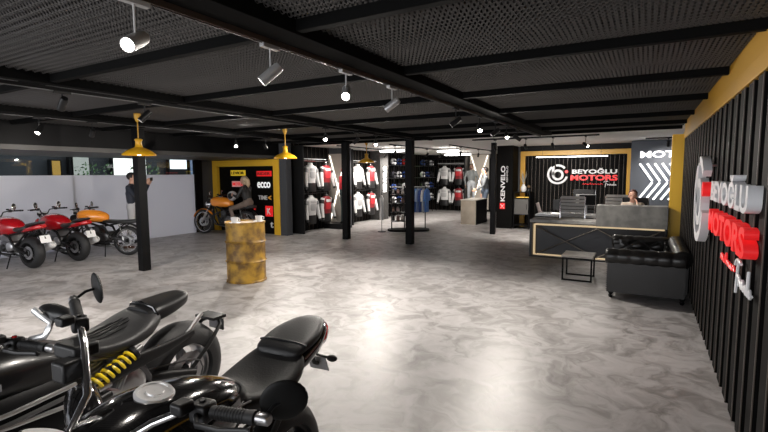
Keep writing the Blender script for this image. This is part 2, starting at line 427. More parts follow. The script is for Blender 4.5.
track((-4.9, 12.4, 2.505), (-4.9, 16.8, 2.505), 'light track under the white ceiling left of the slim column')
track((-6.2, 11.2, 2.505), (-6.2, 15.2, 2.505), 'light track under the white ceiling over the round clothing stand')
track((.0, 12.7, 2.5), (1.0, 12.7, 2.5), 'short light track above the chevron wall')
track((-7.7, 10.8, 2.505), (-7.7, 15.2, 2.505), 'light track in front of the jackets on the left wall')
housings = {}
def spot(x, y, z, aim, label, body='black', zt=2.47, watt=SPOT_W, size=115, sc=1.0):
    aim = V(aim).normalized()
    key = (body, round(aim.x, 2), round(aim.y, 2), round(aim.z, 2), round(zt - z, 2), sc)
    bm_ = {'black': satin, 'silver': mat('silver_housing', (.5, .5, .5), .35, .6), 'white': mat('white_housing', (.5, .49, .48), .4)}[body]
    if key in housings:
        t = dup(housings[key], (x, y, z), label=label)
    else:
        t = thing('track_spotlight', label, 'spotlight', (x, y, z), group='track spotlights'); housings[key] = t
        h = zt - z
        MB().box((0, 0, h - .012), (.035, .14, .024)).build('track_adapter', bm_, t, smooth=False, bevel=.003)
        MB().cyl((0, 0, h - .02), (0, 0, 0), .006, n=8).build('stem', bm_, t)
        r = .033 * sc; L = .073 * sc
        MB().lathe([(.001, -L), (r * .85, -L), (r, -L + .015), (r, L), (r * .88, L), (r * .86, L - .012), (.001, L - .012)], ax=aim, n=20).build('lamp_housing', bm_, t)
        MB().lathe([(.001, 0), (r * .84, 0)], o=aim * (L - .009), ax=aim, n=20).build('lens', lens, t)
    if watt:
        l = bpy.data.lights.new('spot_beam', 'SPOT'); l.energy = watt; l.color = SPOT_COL; l.spot_size = math.radians(size); l.spot_blend = .9; l.shadow_soft_size = .04
        o = bpy.data.objects.new('spot_beam', l); COL.objects.link(o); o.parent = t
        o.location = aim * (.085 * sc); o.rotation_euler = aim.to_track_quat('-Z', 'Y').to_euler()
    return t
toC = lambda x, y: V((-x * .5, -y * .5, -1.5))
spot(-1.98, 1.26, 2.29, (.45, -.9, -.55), 'nearest glowing white spotlight at the top of the view', 'white', sc=1.0, watt=30)
spot(-1.98, 2.10, 2.30, (-.55, -.45, -.6), 'silver spotlight tilted left, second nearest on the central track', 'silver')
spot(-1.98, 2.90, 2.31, (.45, -.75, -.6), 'glowing silver spotlight facing the viewer on the central track', 'silver', watt=30)
spot(-1.98, 3.62, 2.31, (-.75, -.2, -.55), 'silver spotlight tilted left with unlit side showing on the central track', 'silver')
spot(-1.98, 5.2, 2.31, (-.75, -.3, -.6), 'black spotlight tilted left on the central track, first past the silver ones')
spot(-1.98, 6.1, 2.31, (.35, -.8, -.7), 'glowing black spotlight in the middle of the central track')
spot(-1.98, 6.85, 2.31, (-.7, -.3, -.6), 'black spotlight tilted left near the far end of the central track')
spot(-1.98, 7.5, 2.31, (.35, -.8, -.7), 'second last glowing spotlight of the central track')
spot(-1.98, 8.2, 2.31, (.8, .45, -.55), 'last black spotlight of the central track, aimed right', watt=130, size=80)
spot(-4.7, 2.25, 2.36, (-.75, .1, -.55), 'unlit looking black spotlight tilted left above the drum aisle track')
spot(-4.7, 3.05, 2.33, (-.3, -.6, -.7), 'glowing black spotlight on the drum aisle track above the first pendant')
spot(-4.7, 6.25, 2.31, (.45, -.7, -.6), 'glowing spotlight over the middle of the drum aisle track')
spot(-4.7, 7.2, 2.31, (-.7, -.3, -.6), 'dark spotlight tilted left on the far part of the drum aisle track')
spot(-4.7, 7.9, 2.31, (.45, -.7, -.6), 'farthest glowing spotlight on the drum aisle track')
spot(-7.0, 3.05, 2.31, (.3, -.5, -.7), 'glowing black spotlight above the red motorcycles')
spot(-7.0, 3.72, 2.31, (-.7, .2, -.5), 'dim black spotlight above the left orange motorcycle')
spot(-7.0, 6.4, 2.28, (.7, -.6, -.5), 'glowing spotlight left of the second yellow pendant')
spot(-7.0, 7.2, 2.29, (-.3, .8, -.5), 'spotlight aimed at the logo wall')
spot(-7.0, 7.8, 2.29, (.5, -.7, -.5), 'glowing spotlight right above the second yellow pendant')
for x, lb in ((-3.15, 'leftmost spotlight on the reception track'), (-2.43, 'second spotlight from the left on the reception track'), (-1.83, 'third spotlight from the left on the reception track'), (-1.15, 'rightmost spotlight on the reception track')):
    spot(x, 10.9, 2.3, (.05, .75, -.6) if x < -1.5 else (.75, -.5, -.6), lb, zt=2.49, watt=62)
for y, lb in ((13.3, 'nearest spotlight on the track over the wooden counter'), (15.0, 'middle spotlight on the track over the wooden counter'), (16.4, 'farthest spotlight on the track over the wooden counter')):
    spot(-4.9, y, 2.3, (-.35, .75, -.6), lb, zt=2.49, watt=62)
for y, lb in ((11.5, 'nearest spotlight over the clothing stand'), (12.6, 'second spotlight over the clothing stand'), (13.7, 'third spotlight over the clothing stand'), (14.8, 'farthest spotlight over the clothing stand')):
    spot(-6.2, y, 2.3, (-.75, .3, -.7), lb, zt=2.49, watt=62)
for y, lb in ((11.1, 'spotlight aimed at the nearest jackets on the left wall'), (12.4, 'spotlight aimed at the red mannequin'), (13.6, 'spotlight aimed at the farther pair of jackets on the left wall'), (15.0, 'spotlight aimed at the helmet shelves')):
    spot(-7.7, y, 2.3, (-.75, -.15, -.7), lb, zt=2.49, watt=45)
spot(.45, 12.7, 2.36, (.0, .6, -.7), 'small spotlight above the chevron wall', zt=2.49, watt=50)

# linear ring pendants of light under the white ceiling
for i, (x, y, L_, lb) in enumerate(((-6.9, 12.6, .8, 'long white oval light fitting left of the third column'), (-6.2, 16.5, 1.0, 'white oval light fitting over the back of the shop'), (-5.5, 13.8, .7, 'white oval light fitting right of the third column'))):
    t = thing('oval_ceiling_light', lb, 'ceiling light', (x, y, 2.4), group=None)
    ring = [(L_ / 2 * math.cos(a * PI / 12), .16 * math.sin(a * PI / 12), 0) for a in range(24)]
    MB().tube(ring, .03, 8, closed=True).build('light_ring', led, t)
    b = MB(); b.tube([(p[0], p[1], .032) for p in ring], .012, 6, closed=True)
    for s_ in (-1, 1): b.cyl((s_ * L_ / 2.5, 0, .02), (s_ * L_ / 2.5, 0, .12), .006, n=6)
    b.box((0, 0, .03), (L_, .02, .012)); b.build('hanger', black, t)

def pendant(x, y, z, label):
    t = thing('pendant_lamp', label, 'lamp', (x, y, z), group='yellow pendant lamps')
    MB().lathe([(.225, 0), (.22, .018), (.17, .06), (.1, .095), (.055, .115), (.045, .14), (.042, .2), (.055, .225), (.04, .235), (.03, .24)] +
               [(.022, .235), (.035, .2), (.036, .14), (.05, .108), (.095, .088), (.16, .055), (.213, .012), (.225, 0)], n=32).build('lamp_shade', mat('yellow_lamp_enamel', (.75, .40, .015), .35), t)
    MB().cyl((0, 0, .23), (0, 0, 2.5 - z), .008, n=8).build('cord', yellowd, t)
    MB().lathe([(.001, .575 + (2.0 - z)), (.045, .575 + (2.0 - z)), (.045, .52 + (2.0 - z)), (.02, .46 + (2.0 - z))], n=20).build('ceiling_rose', yellowd, t)
    MB().ell((0, 0, .05), (.045, .045, .055), 12).build('bulb', mat('warm_bulb', (1, .85, .6), .4, emit=6, ecol=(1, .8, .55)), t)
pendant(-6.35, 4.0, 1.98, 'yellow dome pendant lamp in front of the nearest steel column')
pendant(-6.05, 6.76, 2.0, 'yellow dome pendant lamp between the logo wall and the jacket wall')
pendant(-6.57, 10.56, 2.0, 'yellow dome pendant lamp just right of the second column')

# ------------------------------------------------------------------ signs
def sign_bm(t, O, u, v, w, k, d, script_w):
    """round b emblem, two lines of lettering and the handwriting; k = metres per unit, O = emblem centre"""
    O, u, v, w = V(O), V(u), V(v), V(w); uk, vk = u * k, v * k
    b = MB()
    b.band(0, 0, .80, 1.0, 128, 345, O, uk, vk, w, d, 40); b.band(0, 0, .80, 1.0, 42, 100, O, uk, vk, w, d, 14)
    b.band(.02, -.06, .34, .56, 0, 360, O, uk, vk, w, d, 30)
    b.prism([(-.54, -.1), (-.32, -.1), (-.32, .86), (-.54, .72)], O, uk, vk, w, d)
    b.build('emblem', whitesign, t)
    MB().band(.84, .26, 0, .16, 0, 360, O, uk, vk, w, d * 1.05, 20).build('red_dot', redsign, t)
# reception sign
t = thing('wall_sign', 'BEYOĞLU MOTORS sign on the slatted wall behind the reception desk', 'sign', (-1.5, 14.69, 1.6))
def o_(x, z, y=0): return (x + 1.5, y, z - 1.6)
U, Z_, W_ = (1, 0, 0), (0, 0, 1), (0, -1, 0)
sign_bm(t, o_(-2.3, 1.645), U, Z_, W_, .3, .05, 1)
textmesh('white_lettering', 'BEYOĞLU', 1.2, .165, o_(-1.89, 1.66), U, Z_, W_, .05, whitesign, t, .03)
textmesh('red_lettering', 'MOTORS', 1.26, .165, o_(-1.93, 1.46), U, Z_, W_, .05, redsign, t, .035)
P1 = [(0, .2), (.05, .6), (.1, .2), (.16, .6), (.22, .2), (.3, .5), (.25, .2), (.34, .3), (.4, .9), (.42, .2), (.5, .5), (.56, .2), (.62, .5), (.7, .2), (.76, .5), (.84, .2), (.92, .55), (1, .3)]
P2 = [(0, .8), (.1, 1), (.35, .95), (.2, .95), (.12, .0), (.16, .5), (.28, .55), (.3, .3), (.36, .5), (.46, .3), (.5, .55), (.58, .3), (.66, .5), (.7, .3), (.76, .4), (.8, .95), (.8, .3), (.9, .5), (.92, .3), (1, .4)]
def hand(P, O, u, v, w, Wd, H, r, m, name, t): MB().tube(script_stroke(P, O, u, v, w, Wd, H, r), r, 6).build(name, m, t)
hand(P1, o_(-1.6, 1.33), U, Z_, W_, .55, .07, .006, redsign, 'red_handwriting', t)
hand(P2, o_(-1.03, 1.27), U, Z_, W_, .34, .17, .007, whitesign, 'white_handwriting', t)
# sign on the right wall
t = thing('wall_sign', 'large raised BEYOĞLU MOTORS sign on the right slatted wall', 'sign', (.585, 4.8, 1.4))
def o_(y, z, x=0): return (x, y - 4.8, z - 1.4)
U, Z_, W_ = (0, -1, 0), (0, 0, 1), (-1, 0, 0)
sign_bm(t, o_(5.47, 1.43, -.045), U, Z_, W_, .42, .07, 1)
for a in (60, 150, 260, 330): MB().cyl(o_(5.47 - .38 * math.cos(math.radians(a)), 1.43 + .38 * math.sin(math.radians(a)), .01), o_(5.47 - .38 * math.cos(math.radians(a)), 1.43 + .38 * math.sin(math.radians(a)), -.05), .012, n=8).build('stand_off', alu, t)
textmesh('white_lettering', 'BEYOĞLU', 1.66, .225, o_(4.95, 1.45), U, Z_, W_, .07, whitesign, t, .03)
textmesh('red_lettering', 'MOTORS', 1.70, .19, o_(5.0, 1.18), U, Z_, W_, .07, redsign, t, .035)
hand(P1, o_(4.45, .99, -.02), U, Z_, W_, .62, .11, .008, redsign, 'red_handwriting', t)
hand(P2, o_(3.80, .90, -.02), U, Z_, W_, .56, .22, .009, whitesign, 'white_handwriting', t)
# chevron wall
t = thing('wall_sign', 'white MOTO lettering high on the blue grey chevron wall', 'sign', (.3, 13.5, 2.15))
textmesh('white_lettering', 'MOTORS', 1.42, .17, (-.42, 0, -.09), (1, 0, 0), (0, 0, 1), (0, -1, 0), .04, mat('lit_letter', (1, 1, 1), .5, emit=.9, ecol=(1, .97, .97)), t, .02)
CH = mat('chevron_tube', (1, 1, 1), .5, emit=1.5, ecol=(.93, .95, 1))
names = ['first', 'second', 'third', 'fourth', 'fifth']
for i in range(5):
    x = -.12 + i * .165
    for up in (1, 0):
        z0, z1 = (1.91, 1.47) if up else (1.0, 1.43)
        lb = '%s %s slanted white light tube from the left on the chevron wall' % (names[i], 'upper' if up else 'lower')
        t = thing('light_tube', lb, 'wall light', (x, 13.49, 1.45), group='chevron light tubes')
        a, c = V((0, -.02, z0 - 1.45)), V((.29, -.02, z1 - 1.45)); d = (c - a)
        R = Matrix((d.normalized(), V((0, 1, 0)), d.normalized().cross(V((0, 1, 0))))).transposed()
        MB().box((a + c) / 2, (d.length, .03, .036), rot=R).build('diffuser', CH, t, smooth=False)
        MB().box((a + c) / 2 + V((0, .022, 0)), (d.length + .02, .016, .06), rot=R).build('backplate', alu, t, smooth=False)
# vertical sign on the tall black box
b = MB(); b.bb(-3.95, -3.46, 13.9, 14.55, 0, 2.52)
tag(b.build('display_pillar', slat, smooth=False, bevel=.006), 'tall black pillar box carrying the vertical red and white sign', 'pillar')
t = thing('wall_sign', 'vertical KENVELO sign with red square on the tall black pillar', 'sign', (-3.73, 13.9, 1.3))
MB().bb(-.1, .05, -.03, 0, -.70, -.52).build('red_square', redsign, t, smooth=False)
script = [(-.07, -.6), (.02, -.66), (.02, -.55), (-.06, -.6)]
MB().tube([(-.075, -.034, -.68), (-.03, -.034, -.61), (.035, -.034, -.68)], .009, 6).tube([(-.03, -.034, -.61), (-.08, -.034, -.55)], .009, 6).tube([(-.03, -.034, -.61), (.035, -.034, -.56)], .009, 6).build('arrow_mark', whitesign, t)
textmesh('white_lettering', 'KENVELO', 1.08, .13, (.045, 0, -.47), (0, 0, 1), (-1, 0, 0), (0, -1, 0), .03, whitesign, t, .02)
textmesh('small_lettering', 'KENVELO', .48, .045, (.125, 0, .12), (0, 0, 1), (-1, 0, 0), (0, -1, 0), .02, whitesign, t)
# left vertical white sign and green sign
t = thing('wall_sign', 'narrow vertical white lettered sign right of the left wall jackets', 'sign', (-8.35, 14.65, 1.4))
textmesh('white_lettering', 'KENVELO', .95, .2, (0, .1, -.38), (0, 0, 1), (0, -1, 0), (1, 0, 0), .04, mat('lit_white_letter', (1, 1, 1), .5, emit=.8), t, .04)
t = thing('banner', 'narrow vertical lime green banner between the helmet shelves', 'sign', (-8.765, 17.55, 1.55))
MB().bb(0, .03, -.16, .16, -.55, .55).build('panel', mat('lime_green', (.25, .62, .06), .5, emit=.35), t, smooth=False)
b = MB()
for i in range(9): b.bb(.03, .036, -.1, .1, -.48 + i * .11, -.42 + i * .11)
b.build('pale_mark', whitesign, t, smooth=False)
# sponsor plaques on the logo wall
def plaque(x, z, w_, h_, bgm, txt, tm, label, fx=.86, fy=.55):
    t = thing('logo_plaque', label, 'logo sign', (x, 9.6, z), group=None)
    if bgm: MB().bb(0, w_, -.02, 0, 0, h_).build('backing', bgm, t, smooth=False)
    textmesh('lettering', txt, w_ * fx, h_ * fy, (w_ * (1 - fx) / 2, -.02, h_ * (1 - fy) / 2), (1, 0, 0), (0, 0, 1), (0, -1, 0), .012, tm, t, .02)
ysign = mat('yellow_sign', (.8, .55, .03), .5, emit=.2); psign = mat('pink_white_sign', (.85, .42, .4), .5, emit=.1)
plaque(-10.74, 1.66, .6, .16, ysign, 'LEVIOR', black, 'yellow logo plaque at the top left of the logo wall')
plaque(-9.68, 1.64, .56, .15, redsign, 'RIDER', mat('dark_red', (.2, .01, .01), .5), 'dark red logo plaque at the top right of the logo wall')
plaque(-10.70, 1.33, .5, .17, psign, 'MOTUL', redsign, 'pink and white logo plaque at the left of the logo wall')
plaque(-9.66, 1.31, .5, .17, None, 'ecco', mat('white_logo', (.9, .9, .9), .5, emit=.3), 'white ecco lettering on the black logo wall', 1, 1)
plaque(-9.63, .97, .34, .13, None, 'TIME', whitesign, 'white and orange small logo under the ecco lettering', 1, .9)
textmesh('logo_arrow', '<', .12, .13, (-9.26, 9.58, .97), (1, 0, 0), (0, 0, 1), (0, -1, 0), .012, mat('orange_logo', (.85, .4, .05), .5), None, .04)
tag(bpy.data.objects['logo_arrow'], 'small orange arrow shaped mark under the ecco lettering', 'logo sign')
plaque(-9.38, .5, .27, .3, redsign, 'K', whitesign, 'square red logo plaque low on the right of the logo wall', .5, .6)
plaque(-9.2, .18, .12, .17, None, 't', whitesign, 'small white mark near the floor on the logo wall', 1, 1)

# ------------------------------------------------------------------ reception desk
t = thing('reception_desk', 'long grey topped reception desk with lit frame and crossed braces', 'desk', (-.7, 9.45, 0))
X0, X1 = -1.29, 1.09
MB().bb(X0, -.06, 0, .56, .70, .76).build('desk_top', concr, t, smooth=False, bevel=.004)
MB().bb(-.07, X1, -.02, .36, .68, 1.08).build('raised_panel', panelm, t, smooth=False, bevel=.006)
MB().bb(-.06, X1, .36, .7, .70, .76).build('inner_top', concr, t, smooth=False, bevel=.004)
b = MB(); b.bb(X0, X0 + .05, 0, .55, 0, .70); b.bb(X1 - .03, X1, 0, .8, 0, .68); b.bb(X0 + .05, X1 - .03, .0, .04, 0, .025)
b.build('side_frame', satin, t, smooth=False, bevel=.003)
dk = MB().bb(X0 + .05, X1 - .03, .16, .19, .025, .70).build('front_panel', mat('desk_front', (.009, .0095, .013), .45), t, smooth=False)
b = MB(); b.bb(X0 + .06, X0 + .09, .08, .15, .03, .66); b.bb(X0 + .09, X1 - .04, .08, .15, .03, .05); b.bb(X0 + .09, X1 - .04, .08, .15, .64, .67)
b.build('led_strip', ledw, t, smooth=False)
b = MB()
for x0, x1, z0, z1 in ((X0 + .12, -.05, .62, .06), (X0 + .12, -.05, .06, .62), (-.05, X1 - .1, .62, .06), (-.05, X1 - .1, .06, .62)): b.tube([(x0, .06, z0), (x1, .06, z1)], .011, 6)
b.build('cross_brace', mat('bronze_brace', (.11, .095, .08), .5, .2), t)

def office_chair(name, label, x, y, rz, top, m, ribs):
    t = thing(name, label, 'chair', (x, y, 0), rz)
    b = MB()
    for k in range(ribs):
        z0 = .52 + (top - .52) * k / ribs; b.box((0, .24 + .02 * math.sin(k / ribs * 3), z0 + (top - .52) / ribs / 2), (.48, .035, (top - .52) / ribs * .82))
    b.build('backrest', m, t, bevel=.01)
    MB().box((0, 0, .47), (.5, .5, .07)).build('seat_cushion', m, t, bevel=.02)
    for s in (-1, 1): MB().tube([(s * .25, .24, top - .03), (s * .255, .25, .6), (s * .26, .2, .44), (s * .26, -.2, .44)], .013, 8).build('side_frame', chrome, t)
    for s in (-1, 1): MB().tube([(s * .27, .22, .68), (s * .29, .1, .7), (s * .29, -.15, .7), (s * .27, -.2, .46)], .013, 8).build('armrest', chrome, t)
    MB().cyl((0, 0, .44), (0, 0, .09), .028, n=12).build('column', chrome, t)
    for k in range(5):
        a = k * PI * 2 / 5; e = (.28 * math.cos(a), .28 * math.sin(a), .075)
        g = MB().tube([(0, 0, .1), e], [.022, .014], 8).build('leg', chrome, t); MB().cyl((e[0], e[1] - .012, .028), (e[0], e[1] + .012, .028), .028, n=12).build('castor', rubber, g)
greyribs = mat('grey_mesh_fabric', (.42, .4, .38), .6)
office_chair('office_chair', 'grey ribbed office chair behind the low part of the reception desk', -1.34, 10.4, 0, 1.19, greyribs, 9)
office_chair('office_chair', 'grey ribbed office chair left of the seated woman, mostly hidden by the raised counter', -.5, 11.75, PI, 1.2, greyribs, 9)
office_chair('office_chair', 'black office chair behind the seated woman', -.16, 11.05, 0, 1.17, satin, 3)
office_chair('office_chair', 'black high backed office chair against the slatted reception wall', -1.3, 12.6, PI, 1.3, satin, 3)
# second desk with white top, computers
t = thing('office_table', 'white topped office table behind the reception desk', 'table', (-1.5, 11.25, 0))
MB().bb(-.68, .68, -.35, .35, .70, .74).build('table_top', white, t, smooth=False, bevel=.005)
for sx in (-1, 1):
    for sy in (-1, 1): MB().bb(sx * .62 - .025, sx * .62 + .025, sy * .3 - .025, sy * .3 + .025, 0, .70).build('leg', satin, t, smooth=False)
t = thing('laptop', 'open grey laptop on the left end of the white office table', 'laptop', (-2.0, 11.2, .74))
MB().box((0, 0, .01), (.24, .33, .018)).build('base', alu, t, smooth=False, bevel=.003)
MB().box((-.16, 0, .13), (.012, .33, .24), rot=Matrix.Rotation(-.3, 3, 'Y')).build('screen', mat('laptop_lid', (.3, .25, .24), .4), t, smooth=False, bevel=.003)
t = thing('computer_monitor', 'white and black computer monitor on the office table right of the ribbed chair', 'monitor', (-1.15, 11.35, .74))
MB().box((0, 0, .33), (.42, .03, .26)).build('screen', mat('monitor_back', (.42, .42, .42), .4), t, smooth=False, bevel=.006)
MB().box((0, .03, .2), (.06, .02, .38)).box((0, .05, .008), (.22, .17, .014)).build('stand', alu, t, smooth=False, bevel=.003)
MB().box((.03, -.018, .33), (.34, .006, .23)).build('display', black, t, smooth=False)
t = thing('computer_monitor', 'low dark computer monitor on the white table left of the ribbed chair', 'monitor', (-1.62, 11.4, .74))
MB().box((0, 0, .2), (.5, .03, .24)).build('screen', satin, t, smooth=False, bevel=.006)
MB().box((0, .03, .1), (.05, .02, .18)).box((0, .04, .008), (.2, .15, .014)).build('stand', alu, t, smooth=False)
# cabinet with decor
t = thing('shelf_cabinet', 'black open shelf cabinet with grey door between pillar and yellow frame', 'cabinet', (-3.2, 14.15, 0))
b = MB(); b.bb(-.24, -.215, -.2, .38, 0, 1.12); b.bb(.215, .24, -.2, .38, 0, 1.12)
for z in (.1, .42, .92, 1.1): b.bb(-.215, .215, -.2, .38, z, z + .022)
b.build('frame', black, t, smooth=False)
dr = MB().bb(-.205, .205, -.21, -.19, .45, .91).build('door', mat('grey_oak_door', (.09, .087, .083), .6), t, smooth=False, bevel=.003)
MB().cyl((.16, -.225, .6), (.16, -.225, .76), .006, n=8).build('handle', black, dr)
MB().bb(-.2, .2, .0, .36, .93, .95).build('led_shelf_strip', mat('amber_led', (1, .6, .1), .5, emit=.5, ecol=(1, .6, .1)), t, smooth=False)
t = thing('vase', 'white vase with pale leaves on top of the shelf cabinet', 'vase', (-3.2, 14.2, 1.122))
MB().lathe([(.001, 0), (.05, 0), (.085, .07), (.08, .14), (.035, .2), (.04, .23), (.03, .23), (.001, .19)], n=20).build('body', white, t)
b = MB()
for k in range(9):
    a = k * .7; h = .45 + .12 * math.sin(k * 2.3); r = .1
    p = [(0, 0, .2), (r * .4 * math.cos(a), r * .4 * math.sin(a), .2 + h * .4), (r * math.cos(a), r * math.sin(a), .1 + h)]
    b.tube(p, [.004, .028, .003], 6, flat=.35)
b.build('pale_leaf', mat('pale_leaf', (.6, .58, .52), .6), t)
t = thing('ornament', 'small dark round ornament right of the white vase', 'ornament', (-3.03, 14.12, 1.122))
MB().lathe([(.001, 0), (.045, 0), (.06, .05), (.04, .1), (.001, .12)], n=16).build('base', satin, t); MB().ell((0, 0, .16), .05, 12).build('ball', mat('brown_ball', (.12, .07, .03), .4), t)
# linear lamp over reception
t = thing('linear_lamp', 'slim white linear lamp above the reception sign', 'lamp', (-1.9, 14.35, 2.16))
MB().box((0, 0, 0), (1.95, .03, .02)).build('diffuser', led, t, smooth=False)
b = MB().box((0, 0, .02), (1.97, .035, .02)); b.cyl((-.8, 0, .02), (-.8, 0, .36), .004, n=6).cyl((.8, 0, .02), (.8, 0, .36), .004, n=6); b.build('hanger', satin, t)

# ------------------------------------------------------------------ side table
t = thing('side_table', 'small square side table with pale top and black metal frame', 'table', (-.865, 7.81, 0))
MB().box((0, 0, .385), (.46, .5, .03)).build('table_top', mat('pale_grey_wood', (.42, .38, .34), .5, vary=(9, (.33, .3, .27))), t, smooth=False, bevel=.003)
for s in (-1, 1):
    b = MB(); y = s * .225; r = .012
    b.bb(-.22, .22, y - r, y + r, 0, .024); b.bb(-.22, .22, y - r, y + r, .346, .37); b.bb(-.22, -.196, y - r, y + r, .024, .346); b.bb(.196, .22, y - r, y + r, .024, .346)
    b.build('frame_loop', black, t, smooth=False)
for s in (-1, 1): MB().bb(s * .208 - .01, s * .208 + .01, -.213, .213, .35, .369).build('cross_rail', black, t, smooth=False)

# ------------------------------------------------------------------ chesterfield sofa
sofam = mat('black_leather', (.011, .010, .0095), .34, bump=(70, .2), coat=.12)
t = thing('chesterfield_sofa', 'black buttoned leather chesterfield sofa against the right wall', 'sofa', (.08, 7.5, 0))
def roll(b, p0, p1, r, pitch, n=16):
    p0, p1 = V(p0), V(p1); L = (p1 - p0).length; K = max(int(L / .02), 4); P = []; R = []
    for i in range(K + 1):
        s = L * i / K; q = abs(math.sin(PI * s / pitch)); P.append(p0 + (p1 - p0) * i / K); R.append(r * (.86 + .14 * q ** .35))
    R[0] = r * .8; R[-1] = r * .8; b.tube(P, R, n)
def tufts(b, O, u, v, w, Wd, H, nx, ny, dep, bt):
    O, u, v, w = V(O), V(u), V(v), V(w); K = 8; A, B = nx * K, ny * K; vs = []
    for j in range(B + 1):
        for i in range(A + 1):
            x, y = i / K, j / K
            q = (abs(math.sin(PI * (x + y) / 2 + .0)) * abs(math.sin(PI * (x - y) / 2))) ** .4 
            e = min(1, 6 * min(i / A, 1 - i / A, .25)) 
            vs.append(O + u * (Wd * i / A) + v * (H * j / B) + w * dep * q * e)
    b.add(vs, [(j * (A + 1) + i, j * (A + 1) + i + 1, (j + 1) * (A + 1) + i + 1, (j + 1) * (A + 1) + i) for j in range(B) for i in range(A)])
    for j in range(ny + 1):
        for i in range(nx + 1):
            if (i + j) % 2 == 0 and 0 < i < nx and 0 < j < ny: bt.ell(O + u * (Wd * i / nx) + v * (H * j / ny) + w * .008, .013, 8)
# local: x -.49 (front) .. .49 (wall); y -.74 (near arm) .. .94 (far arm)
for s, y0, y1 in ((-1, -.74, -.56), (1, .76, .94)):
    b = MB(); b.bb(-.47, .42, y0, y1, .09, .56); yc = (y0 + y1) / 2 + (-.015 if s < 0 else .015)
    roll(b, (-.5, yc, .565), (.44, yc, .565), .112, .155, 20)
    b.lathe([(.001, 0), (.085, .0), (.09, -.02)], o=(-.5, yc, .565), ax=(-1, 0, 0), n=20)
    o = b.build('armrest', sofam, t, ang=60)
    b2 = MB(); bt = MB(); ya = y1 if s < 0 else y0
    tufts(b2, (-.4, ya, .42), (1, 0, 0), (0, 0, 1), (0, -s, 0), .7, .2, 5, 2, .05, bt); b2.build('tufted_panel', sofam, o)
    bt.build('button', sofam, o)
    b3 = MB()
    for k in range(14): b3.ell((-.475, y0 + .012 if s < 0 else y1 - .012, .12 + k * .03), .007, 8)
    b3.build('nailhead_trim', steel, o)
b = MB(); b.bb(.26, .46, -.56, .76, .09, .58); roll(b, (.38, -.72, .585), (.38, .92, .585), .115, .155, 20)
o = b.build('backrest', sofam, t, ang=60)
b2 = MB(); bt = MB(); tufts(b2, (.26, .76, .42), (0, -1, 0), (0, 0, 1), (-1, 0, 0), 1.32, .22, 9, 2, .05, bt); b2.build('tufted_panel', sofam, o); bt.build('button', sofam, o)
MB().bb(-.44, .26, -.56, .76, .09, .27).build('seat_base', sofam, t, bevel=.01)
for y0, y1 in ((-.555, .095), (.105, .755)): MB().bb(-.46, .24, y0, y1, .272, .41).build('seat_cushion', sofam, t, bevel=.035)
for x in (-.42, .4):
    for y in (-.67, .87): MB().lathe([(.001, 0), (.018, 0), (.03, .03), (.02, .045), (.035, .07), (.035, .09), (.001, .09)], o=(x, y, 0), n=14).build('leg', black, t)

# ------------------------------------------------------------------ drum and cups
t = thing('oil_drum', 'weathered yellow oil drum used as a table in the middle of the hall', 'drum', (-5.52, 5.18, 0))
prof = [(.001, .012), (.285, .012), (.3, 0), (.312, .0), (.314, .02), (.302, .03)]
for zc in (.33, .64): prof += [(.302, zc - .03), (.306, zc - .018), (.322, zc), (.306, zc + .018), (.302, zc + .03)]
prof += [(.302, .92), (.314, .93), (.314, .955), (.3, .955), (.297, .935), (.001, .935)]
MB().lathe(prof, n=48).build('drum_body', drumm, t, ang=50)
MB().lathe([(.001, 0), (.035, 0), (.035, .012), (.001, .012)], o=(.02, .2, .936), n=16).build('bung_cap', steel, t)
for x, y, rz, lb in ((-5.50, 4.95, .3, 'left white coffee cup on the yellow drum'), (-5.36, 5.32, 1.2, 'right white coffee cup on the yellow drum')):
    t = thing('coffee_cup', lb, 'cup', (x, y, .936), rz)
    MB().lathe([(.001, .008), (.05, .0), (.085, .012), (.086, .016), (.05, .008), (.001, .012)], n=24).build('saucer', white, t)
    MB().lathe([(.001, .012), (.035, .012), (.05, .04), (.058, .1), (.055, .1), (.046, .04), (.03, .022), (.001, .02)], n=24).build('cup_body', white, t)
    MB().tube([(.053, 0, .085), (.085, 0, .08), (.088, 0, .05), (.05, 0, .035)], .007, 8).build('handle', white, t)
    MB().lathe([(.001, .088), (.052, .088)], n=20).build('coffee', mat('coffee', (.06, .025, .01), .2), t)

